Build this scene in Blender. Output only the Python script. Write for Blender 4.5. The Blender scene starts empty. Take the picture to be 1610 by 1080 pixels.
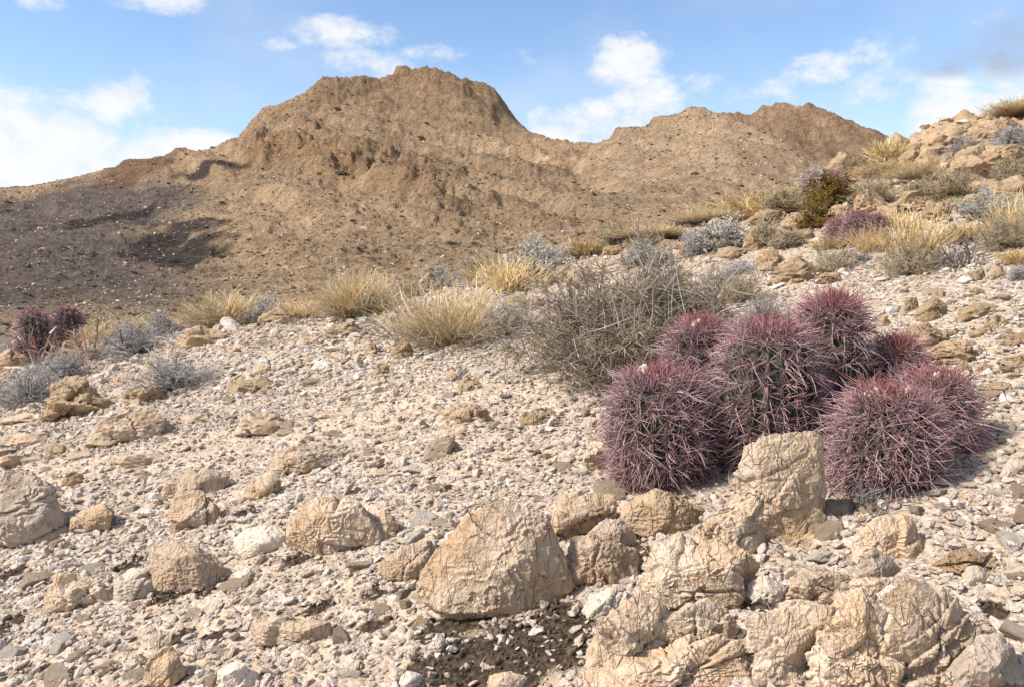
import bpy, bmesh, math, random, re
import numpy as np
from mathutils import Vector, Matrix
sc = bpy.context.scene
RNG = np.random.default_rng(7)
random.seed(7)

# ------------------------------------------------------------------ camera, sky, sun, exposure
F = 1252.0                                   # focal length in photo pixels (28 mm on 36 mm)
PITCH = math.atan(100.0 / F)
cam = bpy.data.cameras.new('camera'); cam.lens = 28.0; cam.sensor_width = 36.0
cam.clip_start = 0.05; cam.clip_end = 9000
camo = bpy.data.objects.new('camera', cam); sc.collection.objects.link(camo)
camo.location = (0, 0, 0); camo.rotation_euler = (math.pi/2 - PITCH, 0, 0)
sc.camera = camo

SUN_DIR = Vector((-0.69, -0.23, 0.68)).normalized()      # towards the sun: high, from the left, a little behind
SUN_EL = math.asin(SUN_DIR.z); SUN_AZ = math.atan2(SUN_DIR.x, SUN_DIR.y)
sun = bpy.data.lights.new('sun', 'SUN'); sun.energy = 4.7; sun.angle = math.radians(5); sun.color = (1.0, 0.94, 0.865)
suno = bpy.data.objects.new('sun', sun); sc.collection.objects.link(suno)
suno.rotation_euler = (-SUN_DIR).to_track_quat('-Z', 'Y').to_euler()
sc.view_settings.view_transform = 'Standard'; sc.view_settings.look = 'None'
sc.view_settings.gamma = 1.0; sc.view_settings.use_curve_mapping = False
sc.view_settings.exposure = 0.62
sc.cycles.max_bounces = 5; sc.cycles.diffuse_bounces = 2; sc.cycles.glossy_bounces = 1

def ray(px, py):
    u = (px - 805.0)/F; w = (540.0 - py)/F
    c, s = math.cos(PITCH), math.sin(PITCH)
    return np.array([u, c + w*s, -s + w*c])

def unproj(px, py, t):                       # point of the place seen at a photo pixel, t metres ahead
    d = ray(px, py); return d*(t/d[1])

def N(nt, typ, **kw):
    n = nt.nodes.new(typ)
    for k, v in kw.items():
        if k == 'ins':
            for i, val in v.items():
                if hasattr(val, 'is_linked') or hasattr(val, 'links'): nt.links.new(val, n.inputs[i])
                else: n.inputs[i].default_value = val
        else: setattr(n, k, v)
    return n
def MATH(nt, op, a, b=0.0, c=None, clamp=False):
    ins = {0: a, 1: b}
    if c is not None: ins[2] = c
    return N(nt, 'ShaderNodeMath', operation=op, use_clamp=clamp, ins=ins).outputs[0]
def VMATH(nt, op, a, b=(0, 0, 0), out=0):
    n = N(nt, 'ShaderNodeVectorMath', operation=op, ins={0: a})
    if op == 'SCALE':
        if hasattr(b, 'links'): nt.links.new(b, n.inputs['Scale'])
        else: n.inputs['Scale'].default_value = b
    elif hasattr(b, 'links'): nt.links.new(b, n.inputs[1])
    else: n.inputs[1].default_value = b
    return n.outputs[out]
def SMOOTH(nt, x, a, b, o0=0.0, o1=1.0):
    n = N(nt, 'ShaderNodeMapRange', interpolation_type='SMOOTHSTEP', ins={0: x, 1: a, 2: b, 3: o0, 4: o1})
    return n.outputs[0]
def MIX(nt, f, a, b, mode='MIX'):
    n = nt.nodes.new('ShaderNodeMix'); n.data_type = 'RGBA'; n.blend_type = mode
    for sock, val in ((n.inputs[0], f), (n.inputs[6], a), (n.inputs[7], b)):
        if hasattr(val, 'links'): nt.links.new(val, sock)
        elif sock is n.inputs[0]: sock.default_value = val
        else: sock.default_value = (*val[:3], 1)
    return n.outputs[2]
def NOISE(nt, vec, scale, detail=5, rough=0.55, dist=0.0, out=0):
    n = N(nt, 'ShaderNodeTexNoise', ins={'Vector': vec, 'Scale': scale, 'Detail': detail, 'Roughness': rough, 'Distortion': dist})
    return n.outputs[out]

def make_world():
    w = bpy.data.worlds.new('World'); sc.world = w; w.use_nodes = True
    nt = w.node_tree; nt.nodes.clear()
    sky = N(nt, 'ShaderNodeTexSky', sky_type='NISHITA', sun_disc=False, sun_elevation=SUN_EL, sun_rotation=SUN_AZ,
            altitude=900, air_density=1.0, dust_density=0.6, ozone_density=2.0)
    bg = N(nt, 'ShaderNodeBackground', ins={0: sky.outputs[0], 1: 0.14})
    d = N(nt, 'ShaderNodeTexCoord').outputs['Generated']
    clouds = [(90,240,190,105,1),(190,155,60,40,1),(10,280,170,80,1),(290,228,110,30,1),(150,290,200,60,1),
              (530,50,95,26,.66),(410,66,60,16,.62),(270,2,110,22,.68),(50,2,45,16,.7),(570,106,95,26,.72),(690,88,60,18,.6),
              (930,205,110,50,1),(985,108,70,48,1),(1012,152,65,55,1),(1280,112,65,28,.85),(1195,148,85,26,.85),(1110,132,50,20,.75),
              (1405,85,60,42,.8),(1372,150,48,48,.75),(1545,170,140,40,1),(1590,80,80,75,1),(1490,115,90,45,.8),(1500,200,120,34,1),(812,92,40,22,.36)]
    greys = [(1590,70,75,55),(1505,90,80,32)]
    def blob(px, py, rx, ry, k=1.0):
        r = Vector(ray(px, py)); L = r.length; c = r.normalized()
        h = Vector((c.y, -c.x, 0)).normalized(); v = h.cross(c)
        e = Matrix((h, c, v)).transposed().to_euler()
        mp = N(nt, 'ShaderNodeMapping', vector_type='TEXTURE', ins={0: d, 1: tuple(c), 2: tuple(e), 3: (rx/(F*L), 0.4, ry/(F*L))}).outputs[0]
        return MATH(nt, 'MULTIPLY_ADD', VMATH(nt, 'DOT_PRODUCT', mp, mp, 1), -0.6*k, k)
    cov = None
    for (px, py, rx, ry, s) in clouds:
        cov = MATH(nt, 'MAXIMUM', 0.0 if cov is None else cov, blob(px, py, rx, ry, s))
    gr = None
    for g in greys:
        gr = MATH(nt, 'MAXIMUM', 0.0 if gr is None else gr, blob(*g))
    sv = N(nt, 'ShaderNodeMapping', ins={0: d, 3: (1, 1, 1.6)}).outputs[0]
    wide = SMOOTH(nt, NOISE(nt, sv, 3.0, 2), 0.38, 0.62, 0, 0.95)     # clouds all round the sky
    seen = N(nt, 'ShaderNodeSeparateXYZ', ins={0: d})
    # the clouds in view are placed one by one; the same kind of cloud goes on round the rest of the sky
    fr = MATH(nt, 'MULTIPLY', SMOOTH(nt, VMATH(nt, 'DOT_PRODUCT', d, tuple(Vector(ray(805, 200)).normalized()), 1), 0.72, 0.84), 1.0)
    wide = MATH(nt, 'MULTIPLY', wide, MATH(nt, 'SUBTRACT', 1.0, fr))
    cov = MATH(nt, 'MAXIMUM', cov, wide)
    n1 = NOISE(nt, sv, 9.0, 8, 0.66, 0.3); n2 = NOISE(nt, sv, 34.0, 4, 0.65)
    nn = MATH(nt, 'ADD', MATH(nt, 'MULTIPLY', n1, 0.7), MATH(nt, 'MULTIPLY', n2, 0.3))
    dens = SMOOTH(nt, MATH(nt, 'ADD', MATH(nt, 'MULTIPLY', cov, 0.62), MATH(nt, 'MULTIPLY', MATH(nt, 'SUBTRACT', nn, 0.5), 2.4)), 0.08, 0.74)
    dens = MATH(nt, 'MULTIPLY', dens, SMOOTH(nt, cov, 0.02, 0.3))
    veil = MATH(nt, 'MULTIPLY', SMOOTH(nt, NOISE(nt, sv, 4.0, 3, 0.6), 0.42, 0.75), 0.22)
    veil = MATH(nt, 'ADD', veil, SMOOTH(nt, seen.outputs[2], 0.0, 0.30, 0.22, 0.0))
    dens = MATH(nt, 'MAXIMUM', MATH(nt, 'MULTIPLY', dens, 0.95), veil)
    tone = SMOOTH(nt, n1, 0.3, 0.6)
    col = MIX(nt, tone, (0.74, 0.78, 0.84), (0.93, 0.93, 0.94))
    col = MIX(nt, MATH(nt, 'MULTIPLY', SMOOTH(nt, gr, 0.1, 0.9), 0.8), col, (0.33, 0.42, 0.58))
    cb = N(nt, 'ShaderNodeBackground', ins={0: col, 1: 0.70})
    mx = N(nt, 'ShaderNodeMixShader', ins={0: dens, 1: bg.outputs[0], 2: cb.outputs[0]})
    out = N(nt, 'ShaderNodeOutputWorld', ins={0: mx.outputs[0]})
make_world()

# ------------------------------------------------------------------ noise and mesh helpers
def hash3(i, j, k, seed):
    h = i*np.uint32(374761393) + j*np.uint32(668265263) + k*np.uint32(2147483647) + np.uint32((seed*1274126177) & 0xffffffff)
    h = (h ^ (h >> np.uint32(13)))*np.uint32(1274126177)
    h = (h ^ (h >> np.uint32(15)))*np.uint32(2246822519)
    return (h >> np.uint32(8)).astype(np.float32)*np.float32(1/16777215.0)
def vnoise(P, seed=0):                       # value noise in 3D, about -1..1
    P = np.asarray(P, float); I = np.floor(P); f = (P - I).astype(np.float32); I = I.astype(np.int64).astype(np.uint32)
    f = f*f*f*(f*(f*6 - 15) + 10)
    x, y, z = I[:, 0], I[:, 1], I[:, 2]; fx, fy, fz = f[:, 0], f[:, 1], f[:, 2]
    u = np.uint32; c = lambda a, b, d: hash3(x + u(a), y + u(b), z + u(d), seed)
    x00 = c(0,0,0)*(1-fx) + c(1,0,0)*fx; x10 = c(0,1,0)*(1-fx) + c(1,1,0)*fx
    x01 = c(0,0,1)*(1-fx) + c(1,0,1)*fx; x11 = c(0,1,1)*(1-fx) + c(1,1,1)*fx
    return ((x00*(1-fy) + x10*fy)*(1-fz) + (x01*(1-fy) + x11*fy)*fz)*2 - 1
def fbm(P, octs=4, seed=0, gain=0.5, ridged=False):
    P = np.asarray(P, float); s = 0; a = 1.0; tot = 0
    for o in range(octs):
        n = vnoise(P*(2.03**o) + 17.3*o, seed + o*31)
        if ridged: n = 1 - 2*np.abs(n)
        s = s + a*n; tot += a; a *= gain
    return s/tot
def p3(x, y, z=0.0):
    return np.stack([x, y, np.zeros_like(x) + z], -1)
def sstep(x, a, b):
    t = np.clip((x - a)/(b - a), 0, 1); return t*t*(3 - 2*t)

def np_mesh(name, V, Fc, mat, smooth=True, col=None, attrs=None):
    me = bpy.data.meshes.new(name)
    V = np.asarray(V, np.float32); Fc = np.asarray(Fc, np.int32); n, k = Fc.shape
    me.vertices.add(len(V)); me.vertices.foreach_set('co', V.ravel())
    me.loops.add(n*k); me.loops.foreach_set('vertex_index', Fc.ravel())
    me.polygons.add(n); me.polygons.foreach_set('loop_start', np.arange(0, n*k, k, dtype=np.int32))
    me.polygons.foreach_set('use_smooth', np.full(n, smooth))
    if col is not None:
        a = me.attributes.new('Col', 'FLOAT_COLOR', 'POINT')
        a.data.foreach_set('color', np.concatenate([col, np.ones((len(V), 1))], 1).astype(np.float32).ravel())
    for nm, arr in (attrs or {}).items():
        a = me.attributes.new(nm, 'FLOAT', 'POINT'); a.data.foreach_set('value', np.asarray(arr, np.float32))
    me.materials.append(mat); me.update(calc_edges=True)
    return me
def link(name, data, parent=None, loc=None, label=None, cat=None, group=None, kind=None):
    o = bpy.data.objects.new(name, data); sc.collection.objects.link(o)
    if parent is not None: o.parent = parent
    if loc is not None: o.location = loc
    if label: o['label'] = label
    if cat: o['category'] = cat
    if group: o['group'] = group
    if kind: o['kind'] = kind
    return o
def grid_faces(nu, nv):
    i = np.arange(nu - 1)[:, None]*nv + np.arange(nv - 1)[None, :]
    return np.stack([i, i + nv, i + nv + 1, i + 1], -1).reshape(-1, 4)
def tubes(P, R, sides=3):                    # P (n,k,3) centre lines, R (n,k) radii -> verts, quads
    n, k, _ = P.shape
    T = np.gradient(P, axis=1); T /= np.linalg.norm(T, axis=2, keepdims=True) + 1e-9
    ref = np.where(np.abs(T[..., 2:3]) > 0.8, np.array([1., 0, 0]), np.array([0, 0, 1.]))
    A = np.cross(T, ref); A /= np.linalg.norm(A, axis=2, keepdims=True) + 1e-9
    B = np.cross(T, A)
    an = np.arange(sides)*2*math.pi/sides
    V = P[:, :, None, :] + R[:, :, None, None]*(A[:, :, None, :]*np.cos(an)[None, None, :, None] + B[:, :, None, :]*np.sin(an)[None, None, :, None])
    base = (np.arange(n)[:, None, None]*k + np.arange(k - 1)[None, :, None])*sides
    j = np.arange(sides)[None, None, :]; j2 = (j + 1) % sides
    Fq = np.stack([base + j, base + j2, base + sides + j2, base + sides + j], -1).reshape(-1, 4)
    return V.reshape(-1, 3), Fq

# ------------------------------------------------------------------ the near hillside as a height function
CR_PX = [-300,0,250,450,600,700,900,1000,1150,1250,1330,1400,1450,1610,1900]
CR_T  = [11,12.3,13.0,11.1,10.5,11,10.8,11.7,12.5,14,15.5,16.5,17,18,19]
def ground0(x, y):
    x = np.asarray(x, float); y = np.asarray(y, float)
    s = np.clip(x/np.maximum(y, 0.5), -1.2, 1.2)
    tc = np.interp(s*F + 805, CR_PX, CR_T)
    z = -0.95 + 0.2*x + 0.11*y
    k = sstep(y, 7, 17)*sstep(s, 0.40, 0.66)
    z = z + 0.58*k
    w = 1.2; q = (y - tc)/w
    z = z - 0.34*w*np.where(q > 20, q, np.log1p(np.exp(np.minimum(q, 20))))
    return z
def ground_full(x, y):
    x = np.asarray(x, float); y = np.asarray(y, float)
    sh = x.shape; x = x.ravel(); y = y.ravel()
    z = ground0(x, y)
    far = sstep(y, 3, 9)
    z = z + (0.035 + 0.05*far)*fbm(p3(x*0.7, y*0.7), 3, 11) + 0.016*fbm(p3(x*3.2, y*3.2), 3, 21) + 0.006*fbm(p3(x*14, y*14), 2, 41)
    s = x/np.maximum(y, 0.5)
    rough = sstep(y, 5.5, 9)*sstep(s, 0.0, 0.35)
    z = z + rough*(0.16*fbm(p3(x*0.9, y*0.9 + x*0.3), 4, 51, 0.55, True) - 0.02)
    ledge = sstep(y, 10, 13)*sstep(s, 0.38, 0.5)
    z = z + ledge*0.42*fbm(p3((x - 0.6*y)*0.9, (y + 0.5*x)*0.28), 4, 61, 0.55, True)
    z = z + sstep(y, 4.5, 7)*0.05*fbm(p3(x*1.5, y*1.5), 4, 71, 0.55, True)
    return z.reshape(sh)
class Field:                                 # a height field sampled once, read back by bilinear lookup
    def __init__(self, s0, s1, ns, lt0, lt1, nt_, off, toff, fn):
        self.a = (s0, s1, ns, lt0, lt1, nt_, off, toff); s_ = np.linspace(s0, s1, ns); t = np.exp(np.linspace(lt0, lt1, nt_)) - toff
        S, T = np.meshgrid(s_, t, indexing='ij'); self.X = S*(T + off); self.Y = T; self.Z = fn(self.X, self.Y)
    def __call__(self, x, y):
        s0, s1, ns, l0, l1, nt_, off, toff = self.a; x = np.asarray(x, float); y = np.asarray(y, float)
        fs = np.clip((x/(y + off) - s0)/(s1 - s0)*(ns - 1), 0, ns - 1.001); ft = np.clip((np.log(np.maximum(y + toff, 1e-3)) - l0)/(l1 - l0)*(nt_ - 1), 0, nt_ - 1.001)
        i = fs.astype(int); j = ft.astype(int); a = fs - i; b = ft - j; Z = self.Z
        return (Z[i, j]*(1-a) + Z[i+1, j]*a)*(1-b) + (Z[i, j+1]*(1-a) + Z[i+1, j+1]*a)*b
ground = Field(-0.85, 0.85, 460, math.log(0.8), math.log(75), 400, 0.8, 0.25, ground_full)
TS = np.exp(np.linspace(math.log(0.7), math.log(26), 900))
def hit(px, py):                             # where the line of sight through a photo pixel meets the hillside
    d = ray(px, py); t = TS; x = d[0]/d[1]*t; z = d[2]/d[1]*t
    g = ground(x, t); below = np.nonzero(g >= z)[0]
    i = below[0] if len(below) else int(np.argmin((z - g)/t))
    return np.array([x[i], t[i], g[i]])

# ------------------------------------------------------------------ materials
def new_mat(name, rough=0.9, spec=0.25):
    m = bpy.data.materials.new(name); m.use_nodes = True; nt = m.node_tree
    b = nt.nodes['Principled BSDF']; b.inputs['Roughness'].default_value = rough
    b.inputs['Specular IOR Level'].default_value = spec
    return m, nt, b
def limestone(name, pale, tan, crease, line=20.0, lines=1.0, bump=0.020, white=0.35, grain=34.0):
    m, nt, b = new_mat(name, 0.92, 0.2)
    co = N(nt, 'ShaderNodeTexCoord').outputs['Object']
    rnd = N(nt, 'ShaderNodeObjectInfo').outputs['Random']
    co = VMATH(nt, 'ADD', co, VMATH(nt, 'SCALE', (31.0, 17.0, 43.0), rnd))
    n1 = NOISE(nt, co, 5.0, 5, 0.6); n2 = NOISE(nt, co, grain, 5, 0.68); n3 = NOISE(nt, co, 150.0, 3, 0.6)
    wv = VMATH(nt, 'SCALE', VMATH(nt, 'SUBTRACT', NOISE(nt, co, 9.0, 4, 0.6, 0, 1), (0.5, 0.5, 0.5)), 0.16)
    def scratch(ax, ay, az, sc_, width):
        rot = N(nt, 'ShaderNodeCombineXYZ', ins={0: MATH(nt, 'MULTIPLY_ADD', rnd, 4.0, ax), 1: MATH(nt, 'MULTIPLY_ADD', rnd, 7.0, ay), 2: az}).outputs[0]
        cw = N(nt, 'ShaderNodeMapping', ins={0: VMATH(nt, 'ADD', co, VMATH(nt, 'SCALE', wv, 0.10)), 2: rot, 3: (1.5, 0.17, 0.5)}).outputs[0]
        q = N(nt, 'ShaderNodeTexVoronoi', feature='DISTANCE_TO_EDGE', ins={'Vector': cw, 'Scale': sc_}).outputs['Distance']
        return SMOOTH(nt, q, 0.0, width, 1, 0)
    brk = SMOOTH(nt, NOISE(nt, co, 17.0, 3), 0.48, 0.70)
    s1 = MATH(nt, 'MULTIPLY', scratch(0.3, 0.2, 0.5, line, 0.028), brk)
    s2 = MATH(nt, 'MULTIPLY', scratch(1.5, 0.9, 1.9, line*1.7, 0.045), SMOOTH(nt, NOISE(nt, co, 23.0, 2), 0.62, 0.40))
    ln = MATH(nt, 'MULTIPLY', MATH(nt, 'MAXIMUM', s1, MATH(nt, 'MULTIPLY', s2, 0.7)), lines)
    c = MIX(nt, SMOOTH(nt, n1, 0.34, 0.66), tan, pale)
    c = MIX(nt, MATH(nt, 'MULTIPLY', SMOOTH(nt, NOISE(nt, co, 13.0, 6, 0.7), 0.52, 0.72), white), c, (0.60, 0.53, 0.45))
    c = MIX(nt, SMOOTH(nt, n2, 0.35, 0.75, 0.16, -0.0), c, crease)
    hv = N(nt, 'ShaderNodeHueSaturation', ins={1: 1.0, 2: MATH(nt, 'ADD', 0.86, MATH(nt, 'MULTIPLY', rnd, 0.26)), 4: c})
    c = MIX(nt, MATH(nt, 'MULTIPLY', ln, 0.32), hv.outputs[0], crease)
    nt.links.new(c, b.inputs['Base Color'])
    h = MATH(nt, 'ADD', MATH(nt, 'MULTIPLY', n2, 0.75), MATH(nt, 'MULTIPLY', n3, 0.28))
    h = MATH(nt, 'SUBTRACT', h, MATH(nt, 'MULTIPLY', ln, 0.45))
    bp = N(nt, 'ShaderNodeBump', ins={'Strength': 0.85, 'Distance': bump, 'Height': h})
    nt.links.new(bp.outputs[0], b.inputs['Normal'])
    return m
ROCK = limestone('limestone_pale', (0.53, 0.42, 0.315), (0.46, 0.32, 0.20), (0.20, 0.12, 0.065))
ROCK_TAN = limestone('limestone_tan', (0.46, 0.34, 0.22), (0.37, 0.245, 0.14), (0.17, 0.10, 0.05), 9.0, 0.8, 0.05, 0.15, 13.0)
ROCK_GREY = limestone('limestone_grey', (0.46, 0.37, 0.29), (0.38, 0.29, 0.215), (0.18, 0.14, 0.11), 16.0, 0.5, 0.014, 0.5)
ROCK_WHITE = limestone('limestone_white', (0.58, 0.52, 0.44), (0.50, 0.42, 0.33), (0.28, 0.20, 0.13), 16.0, 0.5, 0.01, 0.5)
RMATS = {'p': ROCK, 't': ROCK_TAN, 'g': ROCK_GREY, 'w': ROCK_WHITE}

def gravel_mat():
    m, nt, b = new_mat('gravel_stone', 0.92, 0.2)
    co = N(nt, 'ShaderNodeTexCoord').outputs['Object']
    at = N(nt, 'ShaderNodeAttribute', attribute_type='INSTANCER', attribute_name='tint').outputs['Fac']
    r = N(nt, 'ShaderNodeValToRGB', ins={0: at}); cr = r.color_ramp
    cr.elements[0].position = 0.0; cr.elements[0].color = (0.27, 0.205, 0.15, 1)
    cr.elements[1].position = 1.0; cr.elements[1].color = (0.66, 0.61, 0.54, 1)
    for p, c in ((0.15, (0.44, 0.325, 0.23)), (0.35, (0.49, 0.385, 0.30)), (0.6, (0.54, 0.445, 0.36)), (0.8, (0.58, 0.50, 0.425))):
        e = cr.elements.new(p); e.color = (*c, 1)
    n = NOISE(nt, co, 3.0, 2, 0.65)
    c = MIX(nt, SMOOTH(nt, n, 0.3, 0.7, 0.28, 0.0), r.outputs[0], (0.27, 0.19, 0.12))
    nt.links.new(c, b.inputs['Base Color'])
    bp = N(nt, 'ShaderNodeBump', ins={'Strength': 0.5, 'Distance': 0.1, 'Height': NOISE(nt, co, 6.0, 2, 0.65)})
    nt.links.new(bp.outputs[0], b.inputs['Normal'])
    return m
GRAVEL = gravel_mat()
def flat_mat(name, c1, c2, scale=20.0, rough=0.85, spec=0.2, sub=0.0):
    m, nt, b = new_mat(name, rough, spec)
    co = N(nt, 'ShaderNodeTexCoord').outputs['Object']
    c = MIX(nt, SMOOTH(nt, NOISE(nt, co, scale, 3), 0.3, 0.7), c1, c2)
    nt.links.new(c, b.inputs['Base Color']); return m
def col_mat(name, rough=0.7, spec=0.3, var=0.25, scale=30.0):
    m, nt, b = new_mat(name, rough, spec)
    at = N(nt, 'ShaderNodeAttribute', attribute_name='Col').outputs['Color']
    co = N(nt, 'ShaderNodeTexCoord').outputs['Object']
    f = MATH(nt, 'ADD', 1.0 - var*0.5, MATH(nt, 'MULTIPLY', NOISE(nt, co, scale, 3), var))
    nt.links.new(VMATH(nt, 'SCALE', at, f), b.inputs['Base Color']); return m
SOIL = flat_mat('dark_soil_crust', (0.028, 0.021, 0.016), (0.13, 0.092, 0.062), 3.0, 0.95, 0.1)
SPINE = col_mat('cactus_spine', 0.45, 0.4, 0.3, 60.0)
PLANT = col_mat('dry_plant', 0.8, 0.15, 0.3, 30.0)

def ground_mat():
    m, nt, b = new_mat('hillside_ground', 0.95, 0.15)
    co = N(nt, 'ShaderNodeTexCoord').outputs['Object']
    cr = N(nt, 'ShaderNodeAttribute', attribute_name='crust').outputs['Fac']
    rk = N(nt, 'ShaderNodeAttribute', attribute_name='rocky').outputs['Fac']
    n0 = NOISE(nt, co, 0.9, 5, 0.6); n1 = NOISE(nt, co, 9.0, 6, 0.65); n2 = NOISE(nt, co, 60.0, 4, 0.6)
    c = MIX(nt, SMOOTH(nt, n1, 0.33, 0.68), (0.38, 0.275, 0.19), (0.53, 0.43, 0.335))
    c = MIX(nt, MATH(nt, 'MULTIPLY', SMOOTH(nt, n0, 0.4, 0.65), 0.5), c, (0.47, 0.36, 0.245))
    c = MIX(nt, SMOOTH(nt, n2, 0.45, 0.75, 0.0, 0.4), c, (0.58, 0.52, 0.45))
    c = MIX(nt, rk, c, MIX(nt, SMOOTH(nt, n1, 0.3, 0.7), (0.30, 0.19, 0.10), (0.42, 0.30, 0.18)))
    mask = SMOOTH(nt, MATH(nt, 'ADD', cr, MATH(nt, 'MULTIPLY', MATH(nt, 'SUBTRACT', n1, 0.5), 1.7)), 0.25, 0.6)
    c = MIX(nt, mask, c, MIX(nt, SMOOTH(nt, n2, 0.35, 0.7), (0.028, 0.02, 0.014), (0.10, 0.068, 0.043)))
    nt.links.new(c, b.inputs['Base Color'])
    v = N(nt, 'ShaderNodeTexVoronoi', ins={'Vector': co, 'Scale': 55.0}).outputs['Distance']
    v2 = N(nt, 'ShaderNodeTexVoronoi', ins={'Vector': co, 'Scale': 18.0}).outputs['Distance']
    h = MATH(nt, 'ADD', MATH(nt, 'MULTIPLY', n2, 0.5), MATH(nt, 'SUBTRACT', 0.6, MATH(nt, 'MULTIPLY', v, 0.5)))
    h = MATH(nt, 'SUBTRACT', MATH(nt, 'ADD', h, MATH(nt, 'MULTIPLY', n1, 1.2)), MATH(nt, 'MULTIPLY', v2, 0.8))
    bp = N(nt, 'ShaderNodeBump', ins={'Strength': 0.9, 'Distance': 0.02, 'Height': h})
    nt.links.new(bp.outputs[0], b.inputs['Normal'])
    return m
def mountain_mat():
    m, nt, b = new_mat('mountain_rock', 0.95, 0.1)
    co = N(nt, 'ShaderNodeTexCoord').outputs['Object']
    at = N(nt, 'ShaderNodeAttribute', attribute_name='Col').outputs['Color']
    n1 = NOISE(nt, co, 0.22, 8, 0.7); n2 = NOISE(nt, co, 1.1, 6, 0.7)
    f = MATH(nt, 'ADD', 0.48, MATH(nt, 'ADD', SMOOTH(nt, n1, 0.3, 0.7, 0, 0.5), SMOOTH(nt, n2, 0.3, 0.7, 0, 0.5)))
    c = VMATH(nt, 'SCALE', at, f)
    sp = N(nt, 'ShaderNodeTexVoronoi', ins={'Vector': co, 'Scale': 0.75}).outputs['Distance']
    sp = MATH(nt, 'MULTIPLY', SMOOTH(nt, sp, 0.12, 0.30, 1, 0), SMOOTH(nt, n2, 0.45, 0.6))
    c = MIX(nt, MATH(nt, 'MULTIPLY', sp, 0.45), c, (0.34, 0.25, 0.14))
    nt.links.new(c, b.inputs['Base Color'])
    h = MATH(nt, 'ADD', MATH(nt, 'MULTIPLY', n1, 1.6), MATH(nt, 'MULTIPLY', n2, 0.8))
    bp = N(nt, 'ShaderNodeBump', ins={'Strength': 1.0, 'Distance': 2.4, 'Height': h})
    nt.links.new(bp.outputs[0], b.inputs['Normal'])
    return m
MOUNT = mountain_mat()

# ------------------------------------------------------------------ ground, plain, mountains
CRUST = [(800,1030,150,60),(880,990,60,45),(720,985,70,25),(700,1050,80,35),(205,893,26,18),(250,900,32,14),(262,940,28,8),(330,925,25,12),
         (385,808,32,8),(590,932,32,12),(500,958,30,9),(590,985,30,10),(640,870,22,9),(15,905,26,12),(280,1005,30,14),(350,1000,36,8),
         (250,1078,45,8),(1215,985,30,30),(1200,1060,26,24),(1005,830,24,18),(1060,955,25,12),(1195,952,30,8),(480,878,40,8),(1560,960,22,10),(10,985,26,14),(420,985,20,10),(560,850,30,8),(1000,870,18,26)]
CRUST_W = []
for (px, py, rx, ry) in CRUST:
    c = hit(px, py); CRUST_W.append((c, rx*c[1]/F, max(0.03, hit(px, py - ry)[1] - c[1])))
def crust_at(x, y):
    m = np.zeros_like(x)
    for (c, a, b2) in CRUST_W:
        q = ((x - c[0])/a)**2 + ((y - c[1])/b2)**2
        m = np.maximum(m, np.clip(0.95 - 0.55*q, 0, 1))
    return m
def build_ground():
    X, Y, Z = ground.X, ground.Y, ground.Z; x, y = X.ravel(), Y.ravel()
    rocky = sstep(y, 5, 10)*sstep(x/np.maximum(y, .5), -0.1, 0.35)*0.75
    rocky = np.clip(rocky + 0.25*sstep(y, 5, 9) + 0.3*fbm(p3(x*1.2, y*1.2), 3, 88)*sstep(y, 3.5, 8), 0, 1)
    me = np_mesh('ground', np.stack([x, y, Z.ravel()], -1), grid_faces(*X.shape), ground_mat(), True,
                 attrs={'crust': crust_at(x, y), 'rocky': rocky})
    link('ground', me, kind='structure')
build_ground()
def build_plain():
    R = 7000; me = np_mesh('plain', [(-R, -R, -30), (R, -R, -30), (R, R, -30), (-R, R, -30)], [(0, 1, 2, 3)], flat_mat('plain_gravel', (0.30, 0.21, 0.13), (0.38, 0.28, 0.18), 0.02))
    link('desert_plain', me, kind='structure')
build_plain()

def rbf(pts, c):
    P = np.array([unproj(*p) for p in pts]); A2 = P[:, :2]; z = P[:, 2]
    D = np.sqrt(((A2[:, None] - A2[None])**2).sum(-1) + c*c)
    n = len(P); M = np.zeros((n + 3, n + 3)); M[:n, :n] = D + 0*np.eye(n); Q = np.concatenate([np.ones((n, 1)), A2], 1)
    M[:n, n:] = Q; M[n:, :n] = Q.T
    w = np.linalg.solve(M, np.concatenate([z, np.zeros(3)]))
    def f(x, y):
        out = np.zeros_like(x)
        for i in range(0, len(x), 40000):
            q = np.stack([x[i:i+40000], y[i:i+40000]], -1)
            d = np.sqrt(((q[:, None] - A2[None])**2).sum(-1) + c*c)
            out[i:i+40000] = d @ w[:n] + w[n] + q @ w[n+1:]
        return out
    return f
def behind(sky, dt, drop):
    o = []
    for (px, py, t) in sky:
        p = unproj(px, py, t); z = p[2] - drop; t2 = t + dt
        v = z/t2; o.append((px, 440 - v*F, t2))
    return o
MAIN_SKY = [(-250,310,330),(-100,305,330),(0,304,330),(80,297,330),(130,290,330),(180,275,330),(215,255,330),(240,240,330),(275,237,330),(310,232,330),(378,210,330),(395,190,332),(440,156,340),(500,128,350),
            (560,119,360),(612,124,368),(632,119,372),(680,117,375),(742,123,380),(772,136,380),(800,168,378),(826,198,368),(870,220,360),(912,233,352),(960,238,350),(1060,250,340),(1300,280,330),(1700,300,330)]
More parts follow.
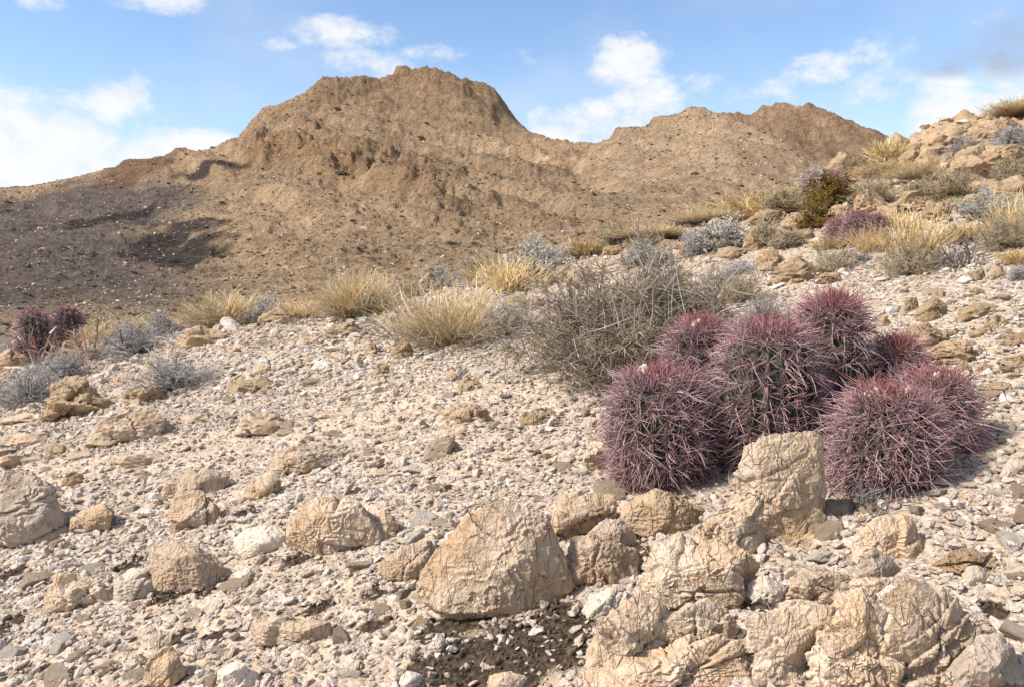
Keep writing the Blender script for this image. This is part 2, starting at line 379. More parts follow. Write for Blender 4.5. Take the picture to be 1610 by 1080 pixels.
MAIN_PTS = MAIN_SKY + behind(MAIN_SKY, 60, 18) + [
    (-200,600,38),(0,575,40),(250,540,40),(450,520,40),(600,500,42),(800,465,45),(950,430,50),(1200,400,50),(1600,380,50),
    (-200,500,75),(0,490,75),(200,470,80),(400,450,85),(600,415,90),(750,395,100),(900,372,110),(1000,355,120),(1300,350,120),(1650,350,120),
    (-150,410,130),(0,405,135),(120,395,140),(230,380,150),(300,372,150),(370,405,135),(440,380,145),(500,355,155),(650,335,160),(800,325,170),(950,315,190),
    (0,345,220),(150,335,220),(250,325,220),(330,322,205),(420,290,220),(500,275,225),(560,272,225),(640,290,220),(800,275,250),(900,270,260),
    (300,280,270),(350,265,275),(390,236,285),(440,238,280),(500,230,268),(560,250,252),(610,268,240),
    (395,203,300),(440,198,298),(490,195,292),(540,203,285),(590,222,270),(630,245,258),
    (500,165,325),(560,160,330),(640,172,335),(600,140,355),(690,150,350),(740,160,350),(640,125,368),(720,130,370),(780,180,350),
    (790,225,320),(700,225,305),(620,205,305),(860,250,300)]
HILL_SKY = [(840,330,180),(890,272,270),(945,240,295),(1000,205,290),(1060,181,285),(1105,170,280),(1150,180,272),(1200,203,262),(1250,232,250),(1290,256,240),(1330,290,230),(1400,330,220),(1650,370,210)]
HILL_PTS = HILL_SKY + behind(HILL_SKY, 40, 22) + [
    (780,470,50),(900,430,60),(1000,400,60),(1200,380,60),(1400,370,60),(1700,370,60),
    (860,350,150),(900,335,150),(1000,325,150),(1100,320,150),(1200,325,145),(1300,340,140),(1500,370,130),
    (930,290,220),(1000,270,220),(1060,255,215),(1130,250,210),(1200,268,200),(1260,290,195),(1320,320,185),(1050,210,265),(1110,205,260)]
PEAK_SKY = [(950,300,480),(1060,205,478),(1110,182,475),(1140,176,470),(1190,171,468),(1215,160,465),(1240,157,460),(1290,173,455),(1330,186,450),(1395,212,440),(1430,238,430),(1500,275,430),(1650,320,430)]
PEAK_PTS = PEAK_SKY + behind(PEAK_SKY, 70, 30) + [(950,380,330),(1100,360,320),(1250,360,310),(1400,370,300),(1650,380,300),
    (1150,210,430),(1240,205,420),(1320,230,405),(1400,265,390),(1300,290,360),(1200,280,370),(1270,185,440)]

def rock_colour(x, y, base, seed, extra=None):
    q = p3(x, y)
    n = fbm(q*0.02, 4, seed)[:, None]; n2 = fbm(q*0.11, 4, seed + 5)[:, None]; n3 = fbm(q*0.5, 3, seed + 9)[:, None]
    c = np.array(base)[None]*(1 + 0.22*n + 0.22*n2 + 0.2*n3)
    red = np.clip(n2*1.6 - 0.25, 0, 1); c = c*(1 - 0.35*red) + np.array([0.24, 0.125, 0.065])*0.35*red
    return c
def proj(x, y, z):                           # photo pixel of a point, used to lay out rock types and painted cloud shade
    c, s = math.cos(PITCH), math.sin(PITCH); f = y*c - z*s; u = y*s + z*c
    return 805 + F*x/f, 540 - F*u/f
def build_mountain(name, pts, s0, s1, t0, t1, ns, ntt, base, seed, rough, dark=False):
    s = np.linspace(s0, s1, ns); t = np.exp(np.linspace(math.log(t0), math.log(t1), ntt))
    S, T = np.meshgrid(s, t, indexing='ij'); x = (S*T).ravel(); y = T.ravel()
    f = rbf(pts, 9.0); z = f(x, y)
    w = 5*fbm(p3(x*0.05, y*0.05), 3, seed + 70)
    k = np.clip((y - t0)/90.0, 0.12, 1.0)                         # gentle at the valley floor, craggy above
    gully = fbm(p3((x + w)*0.045, (y + w)*0.018, z*0.0), 4, seed, 0.5, True)
    crag = fbm(p3(x*0.09, y*0.09, z*0.12), 5, seed + 3, 0.58, True)
    fine = fbm(p3(x*0.45, y*0.45, z*0.4), 3, seed + 13, 0.6, True)
    px, py = proj(x, y, z)
    rk = np.full_like(x, 0.5)
    if dark:
        band = np.exp(-((py - (205 + np.clip(px - 480, 0, 400)*0.34 + 18))/34.0)**2)*sstep(px, 370, 400)*sstep(px, 760, 660)
        rk = 0.45 + 1.3*band + 0.4*sstep(py, 175, 125)*sstep(px, 420, 500)
        rk = rk + 0.25*sstep(py, 225, 260)*sstep(py, 380, 330)*sstep(px - (py - 250), 500, 600)*sstep(px, 1000, 880)
        rk *= sstep(px - (py - 400)*1.2, 330, 520)*0.6 + 0.4
    streak = fbm(p3((x + w)*0.13, (y + w)*0.06, 0.0), 4, seed + 23, 0.6, True)
    uu = (z + 0.22*x - 0.1*y + 5*fbm(p3(x*0.02, y*0.02), 3, seed + 31))/7.5; fr = uu - np.floor(uu)
    led = (sstep(fr, 0.0, 0.22) - fr)*sstep(fbm(p3(x*0.03, y*0.03), 3, seed + 37), -0.35, 0.25)          # tilted rock beds standing out as ledges
    disp = 2.2*gully + (3.0*crag + 0.4*streak)*rk + 1.2*fine*(0.35 + rk) + 6.5*led*np.clip(rk + 0.2, 0, 1.3)
    z = z + k*rough*(disp - disp.mean() - 0.9*disp.std())
    c = rock_colour(x, y, base, seed)
    ex = (sstep(crag + 0.6*fine, 0.05, 0.75)*np.clip(0.1 + rk, 0, 1)*0.60)[:, None]        # bare varnished rock against pale talus; darker crag relief is put into the colour
    c = c*(1 - ex) + np.array(base)*np.array([0.50, 0.45, 0.43])*ex
    if dark:
        n = fbm(p3(x*0.06, y*0.06), 4, seed + 40); n4 = fbm(p3(x*0.25, y*0.25), 3, seed + 44)
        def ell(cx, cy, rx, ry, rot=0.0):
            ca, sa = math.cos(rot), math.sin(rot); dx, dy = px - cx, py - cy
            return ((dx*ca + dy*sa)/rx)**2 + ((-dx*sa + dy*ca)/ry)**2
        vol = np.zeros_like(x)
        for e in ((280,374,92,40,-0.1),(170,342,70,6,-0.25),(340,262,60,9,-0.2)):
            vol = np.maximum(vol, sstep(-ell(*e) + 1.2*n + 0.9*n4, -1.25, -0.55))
        grey = sstep(-px + 0.75*(py - 400) + 60*n, -400, -180)*sstep(py, 285, 330)*(1 - 0.75*sstep(py, 440, 520))  # dark slope rock, with cloud shade painted into the same grey
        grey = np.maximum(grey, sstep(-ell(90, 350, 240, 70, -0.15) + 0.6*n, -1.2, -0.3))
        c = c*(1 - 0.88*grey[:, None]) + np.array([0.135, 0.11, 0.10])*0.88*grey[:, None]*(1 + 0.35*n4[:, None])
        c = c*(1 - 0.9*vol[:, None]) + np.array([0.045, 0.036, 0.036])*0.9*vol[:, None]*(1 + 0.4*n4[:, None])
        br = sstep(py, 250, 130)*sstep(px, 380, 480)*0.5               # browner rock in the summit
        c = c*(1 - br[:, None]) + np.array([0.25, 0.155, 0.09])*br[:, None]
        ta = np.exp(-((py - (225 + np.clip(px - 480, 0, 400)*0.34 + 14))/22.0)**2)*sstep(px, 370, 400)*sstep(px, 720, 620)
        c = c*(1 - 0.5*ta[:, None]) + np.array([0.33, 0.19, 0.095])*0.5*ta[:, None]
        rs = sstep(-ell(215, 262, 75, 22, -0.35) + 0.5*n, -1.2, -0.3)
        c = c*(1 - 0.7*rs[:, None]) + np.array([0.17, 0.085, 0.05])*0.7*rs[:, None]
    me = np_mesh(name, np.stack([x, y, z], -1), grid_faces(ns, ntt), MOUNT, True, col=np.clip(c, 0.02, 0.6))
    link(name, me, kind='structure')
    fd = Field.__new__(Field); fd.a = (s0, s1, ns, math.log(t0), math.log(t1), ntt, 0.0, 0.0); fd.Z = z.reshape(ns, ntt)
    return lambda a, b: np.where((a/b >= s0) & (a/b <= s1) & (b >= t0) & (b <= t1), fd(a, b), -999.0)
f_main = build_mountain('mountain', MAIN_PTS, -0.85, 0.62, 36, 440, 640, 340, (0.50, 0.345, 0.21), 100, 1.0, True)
f_hill = build_mountain('hill', HILL_PTS, -0.05, 0.85, 52, 330, 360, 220, (0.52, 0.365, 0.23), 200, 0.75)
f_peak = build_mountain('far_peak', PEAK_PTS, 0.08, 0.85, 300, 540, 260, 140, (0.38, 0.25, 0.155), 300, 1.6)  # brown rock, its base colour darkened to paint in cloud shade

# ------------------------------------------------------------------ rocks
_ICO = {}
def ico(n):
    if n not in _ICO:
        bm = bmesh.new(); bmesh.ops.create_icosphere(bm, subdivisions=n, radius=1.0)
        V = np.array([v.co for v in bm.verts]); V /= np.linalg.norm(V, axis=1, keepdims=True)
        Fc = np.array([[v.index for v in f.verts] for f in bm.faces]); bm.free(); _ICO[n] = (V, Fc)
    return _ICO[n]
def hull_planes(P):
    bm = bmesh.new(); vs = [bm.verts.new(p) for p in P]
    r = bmesh.ops.convex_hull(bm, input=vs); bm.normal_update()
    Nn, D = [], []
    for f in bm.faces:
        n = np.array(f.normal); d = float(n @ np.array(f.verts[0].co))
        if d < 0: n, d = -n, -d
        if f.calc_area() > 1e-7: Nn.append(n); D.append(max(d, 0.12))
    bm.free(); Nn = np.array(Nn); D = np.array(D); keep = []
    for i in np.argsort(D):
        if all((Nn[i] @ Nn[j]) < 0.96 for j in keep): keep.append(i)
    return Nn[keep], D[keep]
def rock_verts(Nn, D, half, sub, seed, p=300, rough=1.0, cracks=4, layer=None):
    """a weathered stone: soft polyhedron in unit space, scaled to half extents, with lumps, ledges and open cracks"""
    V, Fc = ico(sub); rg = np.random.default_rng(seed)
    q = np.maximum(V @ Nn.T, 0)/D; r = (q**p).sum(1)**(-1.0/p)
    P = V*r[:, None]*half
    size = float(np.mean(half))*2; Nr = P/np.linalg.norm(P, axis=1, keepdims=True)
    o = rg.uniform(0, 100, 3); Q = P/size
    d = 0.012*fbm(Q*2.2 + o, 3, seed) + 0.012*fbm(Q*5.5 + o, 5, seed + 1, 0.6, True)
    uu = fbm(Q*3.1 + o + 3, 3, seed + 5)*5.0; fr = uu - np.floor(uu); d = d + 0.030*(sstep(fr, 0.0, 0.10) - fr)      # broken steps
    if sub >= 4: d = d + 0.006*fbm(Q*15 + o, 4, seed + 2, 0.65, True)
    if layer is not None:
        n = np.array(layer); n = n/np.linalg.norm(n); u = (Q @ n + 0.05*fbm(Q*3 + o, 3, seed + 9))*5.5
        fr = u - np.floor(u); d = d + 0.055*(np.minimum(fr*1.3, 1) - sstep(fr, 0.88, 1.0)) - 0.03
    if cracks >= 2:                          # broken into blocks: each cell stands a little proud or back, joints open between
        nc = 3 + 2*cracks; Cc = rg.uniform(-0.55, 0.55, (nc, 3)); an = np.array([1.0, 1.0, rg.uniform(0.8, 1.8)])
        Qw = (Q + 0.05*np.stack([fbm(Q*3 + o + 4*i, 3, seed + 80 + i) for i in range(3)], -1))*an
        dd = np.sqrt(((Qw[:, None] - Cc[None])**2).sum(-1)); ix = np.argsort(dd, axis=1)[:, :2]; r_ = np.arange(len(Q))
        gap = dd[r_, ix[:, 1]] - dd[r_, ix[:, 0]]; offs = rg.uniform(-0.028, 0.022, nc); tl = rg.normal(0, 0.09, (nc, 3))
        d = d + 0.8*offs[ix[:, 0]] + ((Qw - Cc[ix[:, 0]])*tl[ix[:, 0]]).sum(1) - rg.uniform(0.02, 0.05)*np.exp(-(gap/0.022)**2)
    for i in range(min(cracks, 3)):
        n = rg.normal(size=3); n /= np.linalg.norm(n); c = rg.uniform(-0.35, 0.35)
        u = Q @ n - c + 0.06*fbm(Q*2.5 + o + i*5, 3, seed + 20 + i) + 0.012*fbm(Q*12 + o, 2, seed + 40 + i)
        w = rg.uniform(0.010, 0.020); along = sstep(fbm(Q*1.6 + o + 9*i, 2, seed + 60 + i), -0.25, 0.15)
        d = d - rg.uniform(0.05, 0.11)*np.exp(-(u/w)**2)*along + 0.026*np.tanh(u*30)*along*(1 if i % 2 else -1)
    return P + Nr*(d*size*rough)[:, None], Fc
def rand_planes(rg, n=13, lo=0.72):
    Nn = rg.normal(size=(n, 3)); Nn /= np.linalg.norm(Nn, axis=1, keepdims=True); D = rg.uniform(lo, 1.0, n)
    box = np.array([[1,0,0],[-1,0,0],[0,1,0],[0,-1,0],[0,0,1],[0,0,-1.]]); 
    return np.concatenate([Nn, box]), np.concatenate([D, np.ones(6)])

ROCK_SPOTS = []
def boulder(name, label, cat, poly, mat='p', depth=0.75, sub=5, seed=1, rough=1.0, cracks=4, layer=None, group=None, p=300, push=0.0):
    """a stone whose outline is known: given real size, distance and thickness on the hillside"""
    poly = np.array(poly, float); wpx = np.ptp(poly[:, 0]); low = poly[:, 1].max(); cx = poly[:, 0].mean()
    h = hit(np.clip(cx, -100, 1710), min(low - 3, 1120)); tb = h[1] + push
    W = wpx*tb/F; th = depth*W
    tcen = tb + 0.30*th; cpy = 0.5*(poly[:, 1].min() + low)
    C = unproj(cx, cpy, tcen); pts = []
    for (px, py) in poly: pts.append(unproj(px, py + (6 if py > low - 12 else 0), tcen))
    rq = np.random.default_rng(seed + 11); hp = low - poly[:, 1].min()
    for (fx, fy, fd) in ((rq.uniform(-.30, -.05), rq.uniform(-.25, .05), rq.uniform(.22, .40)), (rq.uniform(.05, .30), rq.uniform(-.25, .10), rq.uniform(.22, .40)), (rq.uniform(-.1, .1), rq.uniform(-.05, .2), .42)):
        pts.append(unproj(cx + fx*wpx, cpy + fy*hp, tcen - fd*th))       # ridges of the broad front faces
    for fx in (-.40, -.12, .2, .42): pts.append(unproj(cx + fx*wpx, low - 0.05*hp - 0.10*hp*abs(fx), tcen - (0.38 - 0.35*abs(fx))*th))
    for (fx, fy) in ((-.3, -.1), (.3, -.15), (0, -.3), (-.35, .4), (.35, .4)): pts.append(unproj(cx + fx*wpx, cpy + fy*hp, tcen + rq.uniform(.35, .55)*th))
    for (px, py) in poly:
        if py > cpy:
            g = unproj(px, py, tcen); pts.append(np.array([g[0], g[1] + 0.1*th, g[2] - 0.12*W]))
    pts = np.array(pts); C = 0.5*(pts.min(0) + pts.max(0)); half = np.ptp(pts, axis=0)/2
    U = (pts - C)/half; Nn, D = hull_planes(U); rg = np.random.default_rng(seed + 3)
    n2 = rg.normal(size=(6, 3)); n2 /= np.linalg.norm(n2, axis=1, keepdims=True)          # chipped corners
    Nn = np.concatenate([Nn, n2]); rr = 1.0/np.maximum(n2 @ Nn[:len(D)].T/D, 1e-6).max(1); D = np.concatenate([D, rr*rg.uniform(0.80, 0.95, 6)])
    P, Fc = rock_verts(Nn, D, half, sub, seed, p, rough, cracks, layer)
    base = np.array([C[0], C[1], ground(np.array([C[0]]), np.array([C[1]]))[0]])
    me = np_mesh(name, P + C - base, Fc, RMATS[mat], False)
    o = link(name, me, loc=base, label=label, cat=cat, group=group)
    ROCK_SPOTS.append((C[0], C[1], max(half[0], half[1])))
    return o
SC = [0]
def seedn(): SC[0] += 17; return 1000 + SC[0]
BIG = [
 ('largest pale boulder, blunt triangle with finely scratched face, above the dark soil', [(662,915),(690,870),(735,820),(778,790),(800,788),(860,812),(866,850),(882,878),(905,920),(893,948),(830,970),(760,964),(700,945)], 'p', .6, 1, None),
 ('slanting flat stone leaning just left of the largest triangular boulder', [(592,890),(630,858),(680,845),(690,862),(686,882),(645,915),(605,908)], 'p', .7, 1, None),
 ('tan boulder with crossing scratches and a square upper left corner', [(453,855),(456,800),(480,770),(560,778),(612,822),(600,845),(585,862),(500,874),(460,870)], 'p', .6, 2, None),
 ('pale knobbly stone against the left side of the scratched tan boulder', [(368,850),(380,832),(420,826),(455,840),(452,867),(400,875)], 'w', .8, 1, None),
 ('white topped boulder with orange face left of a dark moss strip', [(267,815),(280,785),(310,772),(345,780),(360,800),(340,815),(300,830),(275,834)], 'p', .8, 2, None),
 ('smooth oval boulder tilted right, largest of three above dark crust', [(232,880),(238,855),(260,848),(310,860),(348,890),(352,905),(320,934),(280,932),(258,915)], 'p', .7, 1, None),
 ('rounded stone in the middle of the three left foreground boulders', [(176,920),(190,900),(210,895),(250,905),(261,925),(245,942),(200,944)], 'w', .8, 3, None),
 ('wedge shaped boulder with pointed right end, leftmost of three', [(78,938),(85,910),(110,902),(150,912),(188,940),(172,956),(100,964),(80,957)], 'p', .7, 3, None),
 ('big grey lichen covered boulder cut by the left edge', [(-60,862),(-60,760),(-10,735),(62,738),(85,765),(102,782),(78,805),(62,838),(35,860),(0,862)], 'g', .8, 2, None),
 ('small blocky stone with pale cap below the grey lichen boulder', [(14,850),(16,812),(32,806),(48,822),(48,850),(32,862)], 'w', .9, 1, None),
 ('low tan ledge stone right of the grey lichen boulder', [(90,832),(110,815),(145,795),(180,785),(191,792),(168,806),(160,822),(120,840)], 'p', .8, 2, None),
 ('knobbly tan stone standing up at the bottom left', [(220,1070),(240,1032),(265,1016),(290,1028),(300,1050),(272,1078),(240,1084)], 'p', .9, 3, None),
 ('upright grey brown stone behind the knobbly bottom left stone', [(234,1030),(238,1000),(252,988),(270,992),(272,1020),(255,1035)], 'g', .9, 3, None),
 ('long low cracked boulder lying in the gravel below the scratched boulder', [(402,978),(430,966),(490,966),(548,1000),(522,1011),(470,1014),(410,1003)], 'p', .7, 3, None),
 ('pale stone cut by the bottom edge, right of the knobbly one', [(330,1090),(345,1052),(375,1040),(402,1042),(408,1090)], 'w', .9, 2, None),
 ('white stone with a dead twig beside it at the bottom edge', [(622,1085),(630,1062),(645,1052),(664,1058),(664,1085)], 'w', .9, 1, None),
 ('flat stone at the bottom edge below the dark soil', [(765,1090),(770,1062),(800,1056),(828,1066),(830,1090)], 'p', .9, 1, None),
 ('ragged beak shaped rock overhanging left of the orange rock', [(867,848),(868,806),(880,790),(935,775),(978,785),(972,800),(922,815),(886,850)], 'p', .9, 3, None),
 ('split block cracked in two below the ragged overhanging rock', [(885,872),(892,848),(920,835),(985,855),(997,862),(995,888),(955,922),(912,922)], 'p', .8, 6, None),
 ('cap piece lying on the split block', [(925,838),(938,816),(978,810),(990,832),(996,858),(980,866),(945,858)], 'p', .9, 3, None),
 ('crumbly orange rock under the left cactus head', [(978,822),(985,800),(1030,770),(1060,780),(1106,800),(1096,826),(1050,842),(1000,832)], 't', .8, 5, None),
 ('tall upright cracked rock standing in front of the cactus', [(1126,800),(1150,740),(1168,702),(1188,683),(1215,680),(1248,678),(1280,690),(1286,720),(1292,760),(1294,842),(1250,858),(1200,854),(1140,835)], 'p', .55, 5, None),
 ('lumpy rock at the foot of the tall upright rock', [(1076,850),(1095,815),(1150,798),(1190,805),(1206,850),(1190,877),(1120,880)], 'p', .8, 4, None),
 ('large rounded wrinkled boulder above the layered slabs', [(992,930),(1000,862),(1060,845),(1130,855),(1185,865),(1197,888),(1180,930),(1130,958),(1060,980),(1000,965)], 'p', .6, 5, (0.5, 0.2, 0.75)),
 ('left layered slab with stepped ledges beside the dark soil', [(930,1012),(945,985),(985,945),(1012,934),(1062,975),(1060,988),(1000,1036),(945,1058),(934,1040)], 'p', .6, 3, (0.5, 0.3, 0.8)),
 ('middle layered slab wedged between two others, pointing up right', [(998,1024),(1108,947),(1150,982),(1130,1002),(1030,1038),(1008,1034)], 'p', .6, 2, (0.4, 0.3, 0.85)),
 ('broad sloping slab cut by the bottom edge', [(890,1095),(960,1052),(1040,1036),(1146,986),(1182,1015),(1216,1072),(1216,1100),(900,1110)], 'p', .5, 3, (0.45, 0.2, 0.85)),
 ('block tapering downward between the slab and the big fractured rock', [(1172,952),(1200,946),(1290,950),(1302,970),(1282,1012),(1270,1052),(1240,1078),(1212,1074),(1186,1012)], 'p', .7, 4, None),
 ('small round stone balanced on the tapering block', [(1170,930),(1180,910),(1205,905),(1233,925),(1230,946),(1190,952)], 'w', .9, 2, None),
 ('orange faced stone behind the small balanced round stone', [(1236,932),(1238,897),(1290,886),(1335,905),(1332,927),(1290,944),(1250,944)], 'p', .8, 3, None),
 ('big wrinkled block, left half of the fractured rock at bottom right', [(1272,1075),(1285,1010),(1310,970),(1340,945),(1375,942),(1422,990),(1432,1040),(1420,1070),(1400,1100),(1280,1100)], 'p', .6, 6, (0.35, -0.3, 0.8)),
 ('deeply cracked middle block of the fractured rock at bottom right', [(1385,950),(1408,914),(1440,918),(1490,943),(1536,1000),(1538,1035),(1490,1064),(1440,1075),(1425,1010)], 'p', .7, 8, (-0.5, 0.2, 0.7)),
 ('dark sided right block of the fractured rock at bottom right', [(1470,1100),(1510,1020),(1540,988),(1572,985),(1592,1012),(1600,1062),(1598,1100)], 'g', .8, 4, None),
 ('low front piece under the cracked block at the bottom edge', [(1400,1100),(1425,1072),(1490,1062),(1540,1050),(1560,1100)], 'p', .6, 3, None),
 ('rough round rock below the right cactus heads', [(1335,842),(1350,818),(1390,812),(1430,820),(1447,850),(1440,872),(1400,882),(1350,872)], 'p', .8, 3, None),
 ('cone shaped brown stone in front of the rough round rock', [(1340,908),(1355,870),(1375,855),(1400,870),(1419,905),(1400,920),(1360,918)], 'g', .8, 2, None),
 ('low broad tan rock right of the cone shaped stone', [(1460,885),(1508,858),(1560,868),(1578,895),(1520,908),(1470,902)], 't', .8, 3, None),
 ('smooth grey stone in front of the low broad tan rock', [(1512,915),(1516,892),(1535,885),(1558,905),(1556,922),(1530,926)], 'g', .9, 0, None),
 ('flat cracked piece behind the big wrinkled block', [(1300,965),(1320,932),(1360,920),(1380,935),(1366,952),(1320,972)], 'p', .8, 4, None),
 ('flat pinkish stone right of the orange faced stone', [(1336,925),(1345,906),(1400,908),(1412,925),(1385,938),(1345,936)], 'p', .9, 2, None),
 ('pale lumpy stone left of the layered slabs', [(918,955),(930,935),(965,920),(1000,925),(1000,945),(960,975),(935,970)], 'w', .8, 3, None),
]
for (lab, poly, mt, dep, ck, lay) in BIG:
    wide = max(p[0] for p in poly) - min(p[0] for p in poly)
    boulder('boulder', lab, 'boulder', poly, mt, dep, 6 if wide > 150 else 5 if wide > 70 else 4, seedn(), 1.0, ck, lay)

